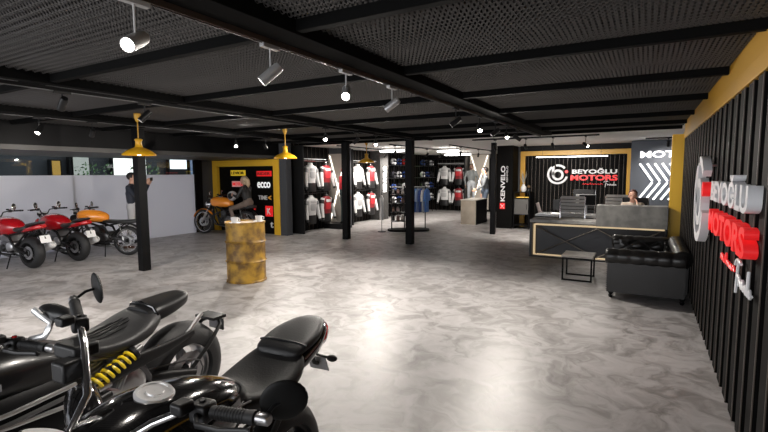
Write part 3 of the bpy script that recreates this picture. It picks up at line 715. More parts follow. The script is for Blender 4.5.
# ------------------------------------------------------------------ clothes bays on the left wall and back wall
jw = mat('white_jacket_leather', (.62, .62, .62), .45); jg = mat('grey_jacket_panel', (.2, .2, .21), .5); jr = mat('red_jacket_leather', (.55, .03, .04), .4)
jk = mat('black_jacket_leather', (.014, .014, .015), .4); jgl = mat('light_grey_panel', (.42, .42, .43), .5); jp = mat('salmon_panel', (.6, .1, .1), .45)
def make_jacket(kind):
    bodym, slm, chm, blm = {'white': (jw, jw, jgl, jgl), 'red': (mat('dark_red_leather', (.22, .015, .02), .45), jw, jw, jr)}[kind]
    t = thing('motorcycle_jacket', 'jacket', 'jacket', (0, 0, 0), group='racing jackets')
    # local: faces -y, hangs from z = 0 down to -.9
    def torso(b, lst, n=20):
        vs = []
        for z, hw, hd in lst:
            for k in range(n):
                a = 2 * PI * k / n; vs.append((hw * math.copysign(abs(math.cos(a)) ** .85, math.cos(a)), hd * math.copysign(abs(math.sin(a)) ** .85, math.sin(a)), z))
        L = len(lst); fs = [(i * n + k, i * n + (k + 1) % n, (i + 1) * n + (k + 1) % n, (i + 1) * n + k) for i in range(L - 1) for k in range(n)]
        fs += [tuple(range(n - 1, -1, -1)), tuple(range((L - 1) * n, L * n))]; b.add(vs, fs); return b
    torso(MB(), [(-.08, .09, .07), (-.11, .15, .09), (-.15, .2, .1), (-.26, .215, .115), (-.4, .2, .11), (-.52, .175, .1), (-.6, .185, .1)]).build('jacket_body', bodym, t)
    torso(MB(), [(-.27, .165, .128), (-.3, .18, .13), (-.42, .17, .125), (-.47, .15, .115)]).build('waist_panel', blm, t)
    torso(MB(), [(-.17, .15, .118), (-.2, .17, .125), (-.25, .165, .128)]).build('chest_panel', chm, t)
    torso(MB(), [(-.58, .17, .095), (-.64, .185, .1), (-.8, .2, .1), (-.86, .19, .09)]).build('black_hem', jk, t)
    torso(MB(), [(-.02, .06, .055), (-.06, .075, .065), (-.1, .095, .075)], 14).build('collar', bodym if kind == 'white' else jk, t)
    for s in (-1, 1):
        MB().tube([(s * .165, 0, -.15), (s * .235, -.01, -.26), (s * .265, -.03, -.42), (s * .275, -.06, -.56), (s * .3, -.1, -.74)], [.068, .072, .062, .055, .042], 12).build('sleeve', slm, t)
        MB().tube([(s * .22, -.005, -.19), (s * .25, -.015, -.3)], [.076, .077], 12).build('shoulder_patch', jk if kind == 'red' else jg, t)
        MB().tube([(s * .297, -.095, -.72), (s * .305, -.11, -.78)], [.046, .044], 12).build('cuff', jk, t)
    MB().tube([(0, 0, -.03), (0, 0, .03), (.02, 0, .05), (.03, 0, .03)], .005, 6).build('hanger_hook', chrome, t)
    return t
protos = {}
def jacket(kind, x, y, z, rz, label, group):
    if kind not in protos:
        t = make_jacket(kind); protos[kind] = t; t.location = (x, y, z); t.rotation_euler = (0, 0, rz); t['label'] = label; t['group'] = group
    else: dup(protos[kind], (x, y, z), rz, label, group)
R90 = PI / 2
for z, r in ((2.04, 'upper'), (1.10, 'lower')):
    jacket('white', -8.45, 10.48, z, R90, '%s white and grey motorcycle jacket in the left wall bay beside the logo wall' % r, 'racing jackets on the left wall')
    jacket('red', -8.45, 11.22, z, R90, '%s red and white motorcycle jacket in the left wall bay beside the logo wall' % r, 'racing jackets on the left wall')
    jacket('white', -8.45, 13.0, z, R90, '%s white and grey motorcycle jacket in the bay right of the second column' % r, 'racing jackets on the left wall')
    jacket('red', -8.45, 13.85, z, R90, '%s red and white motorcycle jacket in the bay right of the second column' % r, 'racing jackets on the left wall')
    jacket('white', -7.86, 19.3, z, 0, '%s white motorcycle jacket on the back wall' % r, 'racing jackets on the back wall')
    jacket('red', -7.17, 19.3, z, 0, '%s red and white motorcycle jacket on the back wall' % r, 'racing jackets on the back wall')
def rail(x0, y0, x1, y1, z, label, wallv):
    t = thing('garment_rail', label, 'rail', (x0, y0, z), group='garment rails')
    d = V((x1 - x0, y1 - y0, 0)); w = V(wallv)
    MB().tube([(0, 0, 0), d], .012, 8).build('rod', chrome if z > 1.5 else satin, t)
    for k in (.1, .9): MB().tube([d * k, d * k + w], .01, 8).build('bracket', satin, t)
    MB().box(d / 2 + V((0, 0, .06)) + w * .3, (max(abs(d.x), .12), max(abs(d.y), .12), .02)).build('shelf_board', satin if z < 1.5 else mat('pale_metal_shelf', (.5, .5, .5), .4), t, smooth=False)
for z, r in ((2.075, 'upper'), (1.13, 'lower')):
    rail(-8.45, 10.05, -8.45, 11.3, z, '%s rail holding the jackets beside the logo wall' % r, (-.3, 0, 0))
    rail(-8.45, 12.7, -8.45, 14.3, z, '%s rail holding the jackets right of the second column' % r, (-.3, 0, 0))
    rail(-8.2, 19.3, -6.85, 19.3, z, '%s rail holding the jackets on the back wall' % r, (0, .25, 0))
for y in (10.0, 12.5): struct(MB().bb(-8.74, -8.3, y - .02, y + .02, 0, 2.5).build('trim_90', satin, smooth=False))
struct(MB().bb(-6.84, -6.78, 19.0, 19.6, 0, 2.5).build('trim_91', satin, smooth=False))
# lit X panels
beige = mat('beige_lit_panel', (.42, .38, .33), .7)
def xpanel(O, u, w, Wd, H, label, strength):
    t = thing('lit_display_wall', label, 'display panel', O); u, w = V(u), V(w); z = V((0, 0, 1))
    MB().prism([(0, 0), (Wd, 0), (Wd, H), (0, H)], (0, 0, 0), u, z, w, .04).build('back_board', beige, t, smooth=False)
    for a, c in (((.06, H - .05), (Wd - .06, .05)), ((Wd - .06, H - .05), (.06, .05))):
        n_ = V((-(c[1] - a[1]), c[0] - a[0])).normalized() * .014
        MB().prism([(a[0] - n_[0], a[1] - n_[1]), (a[0] + n_[0], a[1] + n_[1]), (c[0] + n_[0], c[1] + n_[1]), (c[0] - n_[0], c[1] - n_[1])], w * .041, u, z, w, .02).build('light_strip', mat('x_led', (1, .95, .85), .5, emit=1.5, ecol=(1, .93, .82)), t, smooth=False)
struct(MB().bb(-8.76, -7.98, 11.8, 11.92, 0, 2.5).build('wall_fin', charcoal, smooth=False))
xpanel((-8.74, 11.79, .17), (1, 0, 0), (0, -1, 0), .74, 2.15, 'beige panel with glowing crossed light strips beside the second column', 3)
xpanel((-6.74, 19.52, .1), (1, 0, 0), (0, -1, 0), .86, 2.4, 'beige panel with glowing light strips behind the mannequins by the counter', 3)
t = tag(MB().bb(-8.7, -7.92, 11.4, 11.74, 0, .16).build('display_plinth', satin, smooth=False, bevel=.005), 'low dark plinth under the red mannequin beside the second column', 'plinth')
# shelves with helmets on far left wall
hc = [mat('helmet_white', (.7, .7, .72), .2, coat=1), mat('helmet_blue', (.03, .06, .2), .2, coat=1), mat('helmet_black', (.02, .02, .025), .15, coat=1), mat('helmet_red', (.4, .03, .03), .2, coat=1)]
def helmet_proto(m):
    t = thing('motorcycle_helmet', 'helmet', 'helmet', (0, 0, 0))
    b = MB(); b.ell((0, 0, .135), (.135, .12, .135), 18); b.ell((.06, 0, .075), (.085, .085, .07), 14); o = b.build('shell', m, t)
    MB().loft([(.06, 0, .14, .118, .05, .045, 2.2), (.10, 0, .14, .1, .048, .042, 2.2), (.142, 0, .138, .055, .035, .03, 2.2)], n=16).build('visor', gloss, t)
    MB().lathe([(.09, .0), (.1, .02), (.085, .03)], n=16).build('neck_ring', satin, t)
    return t
HP = {}
def helmet(k, x, y, z, rz, label, group):
    if k not in HP:
        t = helmet_proto(hc[k]); HP[k] = t; t.location = (x, y, z); t.rotation_euler = (0, 0, rz); t['label'] = label; t['group'] = group
    else: dup(HP[k], (x, y, z), rz, label, group)
zs = (2.02, 1.52, 1.05, .55)
bays = [(15.2, 16.6, 'nearer'), (17.85, 19.25, 'farther')]
lev = ['top', 'second', 'third', 'bottom']
hn = ['white', 'dark blue', 'black', 'red']
for y0, y1, nm in bays:
    t = thing('display_shelf_rack', 'black metal helmet shelf rack, the %s one on the far left wall' % nm, 'shelf', (-8.45, (y0 + y1) / 2, 0))
    h = (y1 - y0) / 2
    for y in (-h, -h / 3, h / 3, h): MB().bb(-.25, -.22, y - .012, y + .012, 0, 2.4).bb(.2, .225, y - .012, y + .012, 0, 2.4).build('upright', black, t, smooth=False)
    for z in zs: MB().bb(-.22, .2, -h, h, z - .02, z - .002).build('shelf_board', steel, t, smooth=False)
    for zi, z in enumerate(zs):
        for j in range(3):
            y = y0 + .25 + j * (y1 - y0 - .5) / 2; k = (zi * 2 + j + (1 if nm == 'farther' else 0)) % 3
            if (zi, j) == (0, 2) and nm == 'nearer': k = 3
            helmet(k, -8.4, y, z, -.4, '%s helmet on the %s shelf of the %s helmet rack, %s' % (hn[k], lev[zi], nm, ('left', 'middle', 'right')[j]), 'helmets on the wall racks')
# freestanding gondola
t = thing('clothing_stand', 'black freestanding stand with oval base behind the third column', 'clothing stand', (-6.05, 12.05, 0), math.radians(32))
MB().loft([(-.62, 0, .03, .05, .03, .03, 4), (-.5, 0, .03, .3, .03, .03, 4), (0, 0, .03, .38, .03, .03, 4), (.5, 0, .03, .3, .03, .03, 4), (.62, 0, .03, .05, .03, .03, 4)], n=16).build('base', black, t)
for x in (-.5, -.12, .05, .5): MB().bb(x - .015, x + .015, -.015, .015, .05, 1.32).build('post', satin, t, smooth=False)
for z in (.3, .56, .82, 1.08): MB().bb(-.52, -.1, -.17, .17, z - .015, z).build('shelf', satin, t, smooth=False)
MB().tube([(-.55, 0, 1.3), (.62, 0, 1.3)], .014, 8).build('hanging_rail', mat('pale_rail', (.6, .58, .56), .35), t)
Rg = Matrix.Rotation(math.radians(32), 3, 'Z'); G0 = V((-6.05, 12.05, 0))
sm = [mat('shoe_dark', (.03, .028, .028), .4), mat('shoe_brown', (.16, .09, .07), .5), mat('shoe_grey', (.3, .28, .27), .5)]
gp = {}
for zi, z in enumerate((.3, .56, .82, 1.08)):
    for j in range(6):
        lx, ly = -.45 + (j % 3) * .14, -.085 if j < 3 else .085; k = (j + zi) % 3
        p = G0 + Rg @ V((lx, ly, z)); lb = '%s riding shoe, shelf %s of the clothing stand, %s' % (('dark', 'brown', 'grey')[k], ('nearest the floor', 'second from the floor', 'third from the floor', 'at the top')[zi], ('front left', 'front middle', 'front right', 'rear left', 'rear middle', 'rear right')[j])
        rz = math.radians(32) - PI / 2 * (1 if j < 3 else -1)
        if k in gp: dup(gp[k], p, rz, lb, 'riding shoes on the stand')
        else:
            s = thing('riding_shoe', lb, 'shoe', p, rz, 'riding shoes on the stand'); gp[k] = s
            MB().loft([(-.06, 0, .07, .035, .07, .065, 2.5), (-.02, 0, .06, .04, .1, .055, 2.5), (.03, 0, .045, .042, .04, .04, 2.5), (.08, 0, .035, .03, .02, .03, 2.5)], n=14).build('upper', sm[k], s)
            MB().loft([(-.065, 0, .01, .038, .01, .01, 4), (.03, 0, .01, .045, .01, .01, 4), (.085, 0, .01, .03, .01, .01, 4)], n=12).build('sole', rubber if k else white, s)
cm = {'blue': mat('blue_cloth', (.1, .24, .62), .7), 'dark blue': mat('navy_cloth', (.05, .1, .33), .7), 'pale blue': mat('pale_blue_cloth', (.35, .45, .65), .7), 'white': mat('white_cloth', (.75, .75, .75), .7), 'black': mat('black_cloth', (.02, .02, .025), .7)}
def shirt(p, rz, m, label):
    t = thing('hanging_shirt', label, 'shirt', p, rz, 'shirts on the clothing stand')
    n = 16; vs = []
    for z, hw, hd in ((-.03, .05, .03), (-.08, .17, .03), (-.2, .19, .032), (-.45, .18, .034), (-.72, .2, .036)):
        for k in range(n):
            a = 2 * PI * k / n; f = 1 + .12 * math.sin(5 * a + z * 9)
            vs.append((hw * math.cos(a), hd * math.sin(a) * f, z))
    MB().add(vs, [(i * n + k, i * n + (k + 1) % n, (i + 1) * n + (k + 1) % n, (i + 1) * n + k) for i in range(4) for k in range(n)] + [tuple(range(n)), tuple(range(4 * n, 5 * n))]).build('shirt_body', m, t)
    for s in (-1, 1): MB().tube([(s * .15, 0, -.09), (s * .22, 0, -.25), (s * .235, 0, -.4)], [.04, .045, .04], 10).build('sleeve', m, t)
    MB().tube([(0, 0, -.04), (0, 0, .0), (.012, 0, .02), (.02, 0, .0)], .004, 6).build('hanger_hook', chrome, t)
sh = ['black', 'blue', 'pale blue', 'dark blue', 'white', 'blue']
for j, c in enumerate(sh):
    ly = 0; lx = .12 + j * .085
    shirt(G0 + Rg @ V((lx, ly, 1.28)), math.radians(32 + 66), cm[c], '%s shirt hanging on the clothing stand, %s from the column' % (c, ('first', 'second', 'third', 'fourth', 'fifth', 'last')[j]))
# standing display by far left
t = thing('hanging_overall', 'white protective overall hanging left of the clothing stand', 'clothing', (-6.62, 11.45, 1.1), 1.0)
MB().tube([(0, 0, -.03), (0, 0, -.12), (0, 0, -.35), (0, 0, -.6), (0, 0, -.75)], [.03, .10, .09, .12, .11], 14, flat=.35).build('overall_body', cm['white'], t)
MB().tube([(0, 0, -1.1), (0, 0, .06), (.02, 0, .08)], .008, 6).build('stand_pole', satin, t)
MB().lathe([(.001, -1.1), (.12, -1.1), (.12, -1.085), (.001, -1.08)], n=16).build('stand_base', satin, t)
# wooden counter
t = thing('display_counter', 'pale wood fronted display counter with black side near the slim column', 'counter', (-5.01, 14.95, 0))
MB().bb(-.27, .25, -.55, .6, 0, .80).build('wood_body', counterm, t, smooth=False, bevel=.004)
MB().bb(.252, .272, -.55, .6, 0, .80).build('black_side', black, t, smooth=False)
MB().bb(-.28, .28, -.56, .61, .802, .825).build('counter_top', mat('pale_top', (.62, .58, .52), .4), t, smooth=False, bevel=.003)
# ------------------------------------------------------------------ motorcycles
def wheel(t, x, r, w_, kind, rimm, hi=False):
    """tyre, rim, spokes and disc as one wheel part with sub-parts; axle along y at (x, 0, r)"""
    n = 48 if hi else 32; rr_ = r - w_ * .62; prof = []
    for k in range(14):
        a = 2 * PI * k / 14; ra = r - w_ * .5 + w_ * .5 * math.cos(a) * (1.0 if math.cos(a) > 0 else .8)
        prof.append((ra if math.cos(a) > 0 else max(ra, rr_), w_ * .5 * math.sin(a)))
    ty = MB().lathe(prof, o=(x, 0, r), ax=(0, 1, 0), n=n, closed=True)
    ty = ty.build('wheel', rubber, t, ang=50)
    q = w_ * .36
    b = MB().lathe([(rr_ + .012, q), (rr_ - .012, q * .95), (rr_ - .022, q * .5), (rr_ - .024, 0), (rr_ - .022, -q * .5), (rr_ - .012, -q * .95), (rr_ + .012, -q), (rr_ + .004, 0)], o=(x, 0, r), ax=(0, 1, 0), n=n, closed=True)
    b.build('rim', rimm, ty)
    b = MB()
    if kind == 'wire':
        for k in range(28):
            a = 2 * PI * k / 28; s = 1 if k % 2 else -1; a2 = a + s * .35
            b.tube([(x + .03 * math.cos(a2), s * .03, r + .03 * math.sin(a2)), (x + (rr_ - .02) * math.cos(a), 0, r + (rr_ - .02) * math.sin(a))], .0028, 4)
    else:
        for k in range(5):
            for da in (-.13, .13):
                a = 2 * PI * k / 5 + .3; e = V((x + (rr_ - .015) * math.cos(a + da), 0, r + (rr_ - .015) * math.sin(a + da)))
                b.tube([(x + .03 * math.cos(a), 0, r + .03 * math.sin(a)), e], [.02, .012], 6)
    b.build('spokes', chrome if kind == 'wire' else rimm, ty)
    MB().lathe([(.001, -.06), (.03, -.06), (.038, -.035), (.03, -.02), (.03, .02), (.038, .035), (.03, .06), (.001, .06)], o=(x, 0, r), ax=(0, 1, 0), n=18).build('hub', satin, ty)
    for s in (-1, 1):
        MB().lathe([(.07, 0), (.115 if r < .31 or kind == 'wire' else .13, 0), (.115 if r < .31 or kind == 'wire' else .13, .005), (.07, .005)], o=(x, s * (w_ * .3 + .02), r), ax=(0, s, 0), n=28, closed=True).build('brake_disc', alu, ty)
    return ty
def mirror(t, base, tip, nrm, rad=.06, m=None, oval=.62):
    o = MB().tube([base, (V(base) + V(tip)) / 2 + V((0, 0, .01)), tip], .006, 8).build('mirror', satin, t)
    nrm = V(nrm).normalized(); u, w, d = frame(nrm)
    vs = []; b = MB(); R = Matrix((u, w, d)).transposed()
    b.ell(tip, (rad * oval if oval < 1 else rad, rad, .012), 24, R=R); b.build('mirror_housing', m or satin, o)
    b = MB(); b.ell(V(tip) + d * .006, (rad * .88 * (oval if oval < 1 else 1), rad * .88, .008), 24, R=R); b.build('mirror_glass', glassd, o)
    return o
def moto(name, label, group, x, y, deg, st):
    S = dict(wb=1.4, rr=.31, rw=.17, fr=.30, fwid=.12, wheel='cast', rim=satin, paint=gloss, seat='split', hi=False, bar_z=1.04, bar_w=.38, bar_back=.12, tank=None, sil='low', fender=satin, capm=chrome, scale=1.0)
    S.update(st); g = S['scale']
    t = thing(name, label, 'motorcycle', (x, y, 0), math.radians(deg), group); t.scale = (g, g, g)
    wb, rr_, fr, hi, P = S['wb'], S['rr'], S['fr'], S['hi'], S['paint']
    wheel(t, 0, rr_, S['rw'], S['wheel'], S['rim'], hi); wheel(t, wb, fr, S['fwid'], S['wheel'], S['rim'], hi)
    hx, hz = wb - .36, .93          # steering head
    if S['seat'] == 'flat': hz = .88
    # fork, triple clamp, axle
    hd = V((wb - hx, 0, fr - hz)).normalized()
    for s in (-1, 1):
        a = V((wb, s * .095, fr)); c = V((hx, s * .095, hz)); mid = a + (c - a) * .45
        f = MB().tube([a, mid], [.028, .026], 14).build('fork_leg', satin if S['seat'] != 'flat' else alu, t)
        MB().tube([mid, c + (c - a) * .04], .02, 14).build('fork_stanchion', chrome, f)
    b = MB(); R = Matrix.Rotation(math.atan2(hd.x, -hd.z), 3, 'Y').inverted()
    b.cyl(V((hx, 0, hz)) - hd * .01, V((hx, 0, hz)) + hd * .23, .03, n=14)
    for k in (0, .22): p = V((hx, 0, hz)) + hd * k; b.box(p, (.07, .25, .03), rot=R)
    b.build('triple_clamp', satin, t, bevel=.008)
    # front fender
    b = MB(); pts = []
    for k in range(13):
        a = math.radians(20 + 125 * k / 12); pts.append((wb + (fr + .025) * math.cos(a), 0, fr + (fr + .025) * math.sin(a)))
    b.tube(pts, [S['fwid'] * .3] + [S['fwid'] * .56] * 11 + [S['fwid'] * .3], 10, flat=.22 if False else 1)
    # flatten the fender tube radially into a shell
    vs = []
    for vx, vy, vz in b.v:
        d_ = math.hypot(vx - wb, vz - fr); k = (fr + .02 + (d_ - fr - .025) * .16 + (.012 - abs(vy) * .28)) / d_
        vs.append((wb + (vx - wb) * k, vy, fr + (vz - fr) * k))
    b.v = vs; b.build('front_fender', S['fender'], t)
    # frame and swingarm
    b = MB()
    for s in (-1, 1):
        b.tube([(hx - .02, s * .03, hz - .05), (hx - .2, s * .13, .74), (.42, s * .14, .62), (.30, s * .12, .38)], .024, 10)
        if S['seat'] == 'diavel': continue
        b.tube([(.42, s * .12, .66), (.1, s * .1, .72), (-.12, s * .07, .80 if S['seat'] != 'flat' else .72)], .017, 8)
        b.tube([(.33, s * .12, .42), (-.05, s * .09, .74)], .014, 8)
    for s in (-1, 1):
        b.tube([(hx - .0, s * .03, hz - .15), (hx - .06, s * .1, .42), (hx - .2, s * .12, .27), (.34, s * .12, .27)], .018, 8)
    b.build('frame', S.get('framem', satin), t)
    b = MB()
    for s in (-1, 1): b.tube([(.36, s * .09, .40), (.2, s * (S['rw'] / 2 + .035), .39), (0, s * (S['rw'] / 2 + .035), rr_)], [.034, .03, .026], 10)
    b.build('swingarm', satin if S['seat'] != 'flat' else steel, t)
    # engine
    e = MB().box((.52, 0, .42), (.40, .26, .22)).box((.70, 0, .38), (.2, .22, .16)).build('engine_block', S.get('engm', steel), t, bevel=.035)
    for s in (-1, 1):
        MB().lathe([(.001, .03), (.07, .03), (.095, .015), (.1, 0), (.001, -.02)], o=(.44, s * .13, .42), ax=(0, s, 0), n=26).build('clutch_cover', S.get('covm', alu), e)
        MB().lathe([(.001, .03), (.05, .03), (.07, .012), (.075, 0), (.001, -.02)], o=(.64, s * .12, .40), ax=(0, s, 0), n=22).build('side_cover', satin, e)
    b = MB()
    cz = [(V((.62, 0, .50)), V((.3, 0, 1)))] if S['seat'] == 'flat' else [(V((.62, 0, .50)), V((.45, 0, 1))), (V((.50, 0, .52)), V((-.25, 0, 1)))]
    for c, a in cz:
        a = a.normalized(); Rc = Matrix.Rotation(math.atan2(a.x, a.z), 3, 'Y')
        b.box(c + a * .07, (.13, .19, .17), rot=Rc)
        for k in range(7): b.box(c + a * (.0 + k * .023), (.165, .235, .007), rot=Rc)
    b.build('cylinder', S.get('cylm', alu), t)
    b = MB()
    for s in (-1, 1): b.tube([(hx - .14, s * .03, .60), (hx - .02, s * .07, .50), (hx - .08, s * .09, .28), (.5, s * .07, .20), (.3, -.1 + s * .02, .22)], .021, 10)
    b.build('exhaust_header', S.get('headm', steel), t)
    sil = S['sil']
    silm = S.get('silm', alu)
    def silencer(p0, p1, r):
        p0, p1 = V(p0), V(p1); d = (p1 - p0); L = d.length
        o = MB().lathe([(.018, -.14), (.022, -.02), (r * .8, 0), (r, .03), (r, L - .04), (r * .82, L), (r * .5, L + .004), (r * .45, L - .03), (.001, L - .03)], o=p0, ax=d, n=24).build('silencer', silm, t)
        MB().lathe([(r * 1.02, L - .055), (r * 1.04, L - .05), (r * 1.04, L - .035), (r * .86, L + .001)], o=p0, ax=d, n=24).build('silencer_cap', S.get('silcap', alu), o)
    if sil == 'low': silencer((.18, -.2, .28), (-.26, -.25, .46), .07 if S['seat'] == 'split' else .05)
    if sil == 'high': silencer((.02, -.15, .60), (-.47, -.10, .80), .042)
    if sil == 'stub': silencer((.26, -.17, .24), (.02, -.22, .34), .06)
    if sil == 'long':
        silencer((.24, -.17, .24), (-.22, -.2, .30), .042)
    # tank
    T = S['tank'] or [(.26, 0, .80, .05, .03, .06, 2.2), (.31, 0, .80, .11, .07, .11, 2.3), (.45, 0, .80, .165, .13, .14, 2.4), (.66, 0, .80, .195, .17, .15, 2.4), (.84, 0, .80, .18, .155, .13, 2.4), (.97, 0, .80, .12, .11, .09, 2.3), (1.0, 0, .80, .06, .06, .05, 2)]
    tk = MB().loft(T, n=36 if hi else 24, sub=6 if hi else 4).build('fuel_tank', P, t, ang=70)
    cx, czt = S.get('cap', (.72, .965))
    cp = MB().lathe([(.062, -.012), (.064, .004), (.058, .012), (.05, .012), (.048, .008), (.03, .008), (.028, .014), (.001, .014)], o=(cx, S.get('cap_y', 0), czt), ax=S.get('cap_ax', (.0, 0, 1)), n=40).build('fuel_cap', S['capm'], tk)
    # seat / tail
    if S['seat'] == 'split':
        MB().loft([(.36, 0, .76, .06, .03, .03, 2.6), (.33, 0, .77, .12, .045, .06, 2.8), (.20, 0, .765, .165, .04, .05, 3), (.06, 0, .785, .175, .045, .05, 3), (-.03, 0, .815, .15, .05, .05, 3), (-.06, 0, .83, .12, .045, .04, 3)], n=30, sub=5).build('seat', leath, t, ang=70)
        pl = MB().loft([(.0, 0, .85, .07, .015, .02, 2.4), (-.03, 0, .862, .125, .028, .03, 2.8), (-.17, 0, .89, .135, .032, .03, 3), (-.28, 0, .912, .10, .028, .03, 3), (-.34, 0, .925, .06, .015, .02, 2.6)], n=28, sub=5).build('pillion_seat', leath, t, ang=70)
        MB().tube([(-.07, -.135, .885), (-.065, -.08, .897), (-.06, 0, .902), (-.065, .08, .897), (-.07, .135, .885)], .006, 6).build('seat_strap', satin, pl)
        tc_ = MB().loft([(.2, 0, .74, .08, .03, .03, 2.4), (.02, 0, .80, .14, .04, .05, 3), (-.16, 0, .84, .14, .045, .055, 3), (-.30, 0, .875, .105, .045, .045, 2.8), (-.37, 0, .90, .05, .025, .025, 2.4)], n=24).build('tail_cowl', S.get('tailm', P), t, ang=60)
        tc_.location.z = S.get('tail_dz', 0)
        MB().loft([(-.20, 0, .85, .13, .02, .03, 3), (-.27, 0, .858, .122, .028, .042, 3), (-.34, 0, .87, .095, .028, .04, 3), (-.39, 0, .88, .05, .02, .02, 3)], n=16).build('tail_light', redlens, tc_)
    elif S['seat'] == 'diavel':
        DS = .27; st_ = MB().loft([(q[0] + DS, *q[1:]) for q in [(.50, 0, .72, .05, .03, .03, 2.4), (.44, 0, .715, .13, .035, .05, 2.8), (.32, 0, .70, .19, .035, .06, 2.8), (.18, 0, .71, .215, .045, .07, 2.6), (.06, 0, .745, .21, .06, .08, 2.6), (-.02, 0, .775, .17, .06, .06, 2.6), (-.06, 0, .785, .13, .04, .04, 2.6)]], n=36, sub=6).build('seat', leath, t, ang=70)
        for k in range(9):
            yy = (k - 4) * .038
            def zt(xx): 
                q = max(0, min(1, (.44 - xx) / .46)); return .751 + .002 * math.sin(q * 3) + (.082 * max(0, q - .32) ** 1.15 * 1.4) - 2.0 * yy * yy * (1 + .3 * q)
            MB().tube([(xx + DS, yy * (1.0 + .1 * (.4 - xx)), zt(xx) - .006) for xx in (.36, .28, .2, .12, .05, 0, -.03)], .0035, 5).build('seat_stitch_rib', satin, st_)
        MB().loft([(q[0] + DS, *q[1:]) for q in [(.02, 0, .785, .13, .055, .05, 2.8), (-.04, 0, .80, .15, .062, .06, 3), (-.16, 0, .82, .135, .055, .06, 3), (-.27, 0, .84, .10, .045, .05, 3), (-.31, 0, .85, .07, .03, .035, 3)]], n=28, sub=5).build('tail_cowl', satin, t, ang=60)
        MB().tube([(DS - .02, -.155, .80), (DS - .015, -.12, .85), (DS - .01, 0, .868), (DS - .015, .12, .85), (DS - .02, .155, .80)], .009, 8).build('cowl_seam', gloss, t)
        tk_ = t
        b = MB()
        for s in (-1, 1): b.tube([(.0, s * .13, rr_ + .02), (-.16, s * .13, .48), (-.28, s * .1, .58), (-.32, s * .02, .62)], .014, 8)
        b.box((-.28, 0, .63), (.12, .2, .02)); b.build('plate_bracket', satin, t)
        MB().box((-.33, .0, .56), (.01, .16, .09)).build('number_plate_holder', steel, t, bevel=.004)
    else:
        MB().loft([(.50, 0, .745, .05, .02, .02, 3), (.46, 0, .75, .10, .035, .035, 3), (.2, 0, .74, .125, .04, .04, 3), (-.08, 0, .745, .125, .045, .04, 3), (-.24, 0, .755, .11, .045, .035, 3), (-.28, 0, .76, .07, .03, .025, 3)], n=22).build('seat', leath, t, ang=70)
        b = MB(); pts = []
        for k in range(9):
            a = math.radians(60 + 95 * k / 8); pts.append((rr_ * 1.1 * math.cos(a), 0, rr_ + (rr_ + .045) * math.sin(a)))
        b.tube(pts, [.03] + [.065] * 7 + [.03], 10, flat=1); b.v = [(vx, vy, vz) for vx, vy, vz in b.v]
        vs = []
        for vx, vy, vz in b.v:
            d_ = math.hypot(vx, vz - rr_); k = (rr_ + .05 + (d_ - rr_ - .045) * .15) / d_; vs.append((vx * k, vy, rr_ + (vz - rr_) * k))
        b.v = vs; b.build('rear_fender', satin, t)
        MB().ell((-.27, 0, .70), (.03, .05, .03), 12).build('tail_light', redlens, t)
        for s in (-1, 1):
            o = MB().tube([(.02, s * .13, rr_ + .02), (.12, s * .115, .70)], .014, 8).build('shock_absorber', alu, t)
            MB().tube([(.035 + k * .0016, s * .128 + .024 * math.cos(k * .9), rr_ + .09 + k * .0055) if False else (V((.035, s * .128, rr_ + .1)) + V((.075, s * -.01, .27)) * (k / 40) + V((.0, math.cos(k * 1.1), math.sin(k * 1.1))) * .024) for k in range(41)], .005, 5).build('coil_spring', satin, o)
    if S['seat'] == 'split':
        q_ = S.get('plate_s', 1); b = MB(); b.tube([(-.26, 0, .84), (-.36 + .06 * (1 - q_), 0, .68), (-.40 + .08 * (1 - q_), 0, .60 + .16 * (1 - q_))], .02 * q_, 8); b.build('plate_bracket', satin, t)
        q_ = S.get('plate_s', 1); MB().box((-.41 + .09 * (1 - q_), 0, .60 + .16 * (1 - q_)), (.006, .20 * q_, .15 * q_), rot=Matrix.Rotation(.35, 3, 'Y')).build('number_plate', S.get('platem', white), t, smooth=False, bevel=.002)
        for s in (-1, 1):
            o = MB().tube([(-.33, s * .02, .73), (-.34, s * .09, .72)], .007, 6).build('turn_signal', satin, t); MB().ell((-.34, s * .11, .72), (.022, .032, .018), 12).build('signal_lens', S.get('sigm', satin), o)
    # handlebar
    bz, bw, bk = S['bar_z'], S['bar_w'], S['bar_back']; bx = hx - .01
    pts = [(bx - bk, -bw, bz + .0), (bx - bk * .4, -bw * .5, bz), (bx + .02, -bw * .28, bz - .02), (bx + .03, -.06, hz + .06), (bx + .03, .06, hz + .06), (bx + .02, bw * .28, bz - .02), (bx - bk * .4, bw * .5, bz), (bx - bk, bw, bz)]
    if 'bar_pts' in S: pts = S['bar_pts']
    hb = MB().tube(pts, .0125, 12).build('handlebar', S.get('barm', satin), t)
    for s, e0, e1 in ((-1, V(pts[0]), V(pts[1])), (1, V(pts[-1]), V(pts[-2]))):
        d = (e0 - e1).normalized(); g0 = e0 - d * .02
        o = MB().lathe([(.012, -.135), (.019, -.13), (.0175, -.12), (.0175, -.02), (.02, 0), (.02, .012), (.013, .015), (.001, .015)], o=g0, ax=d, n=18)
        if hi:
            for k in range(10): o.lathe([(.018, -.115 + k * .01), (.0195, -.112 + k * .01), (.018, -.109 + k * .01)], o=g0, ax=d, n=18)
        o.build('grip', rubber, hb)
        MB().lathe([(.001, .014), (.014, .015), (.017, .02), (.017, .05), (.012, .056), (.001, .056)], o=g0, ax=d, n=16).build('bar_end_weight', alu if hi else satin, hb)
        sw = g0 - d * .165; u_ = V((1, 0, 0)) - d * d.x; u_.normalize()
        MB().box(sw, (.055, .06, .055), rot=Matrix.Rotation(math.atan2(d.y, d.x) - PI / 2, 3, 'Z')).build('switchgear', satin, hb, bevel=.01)
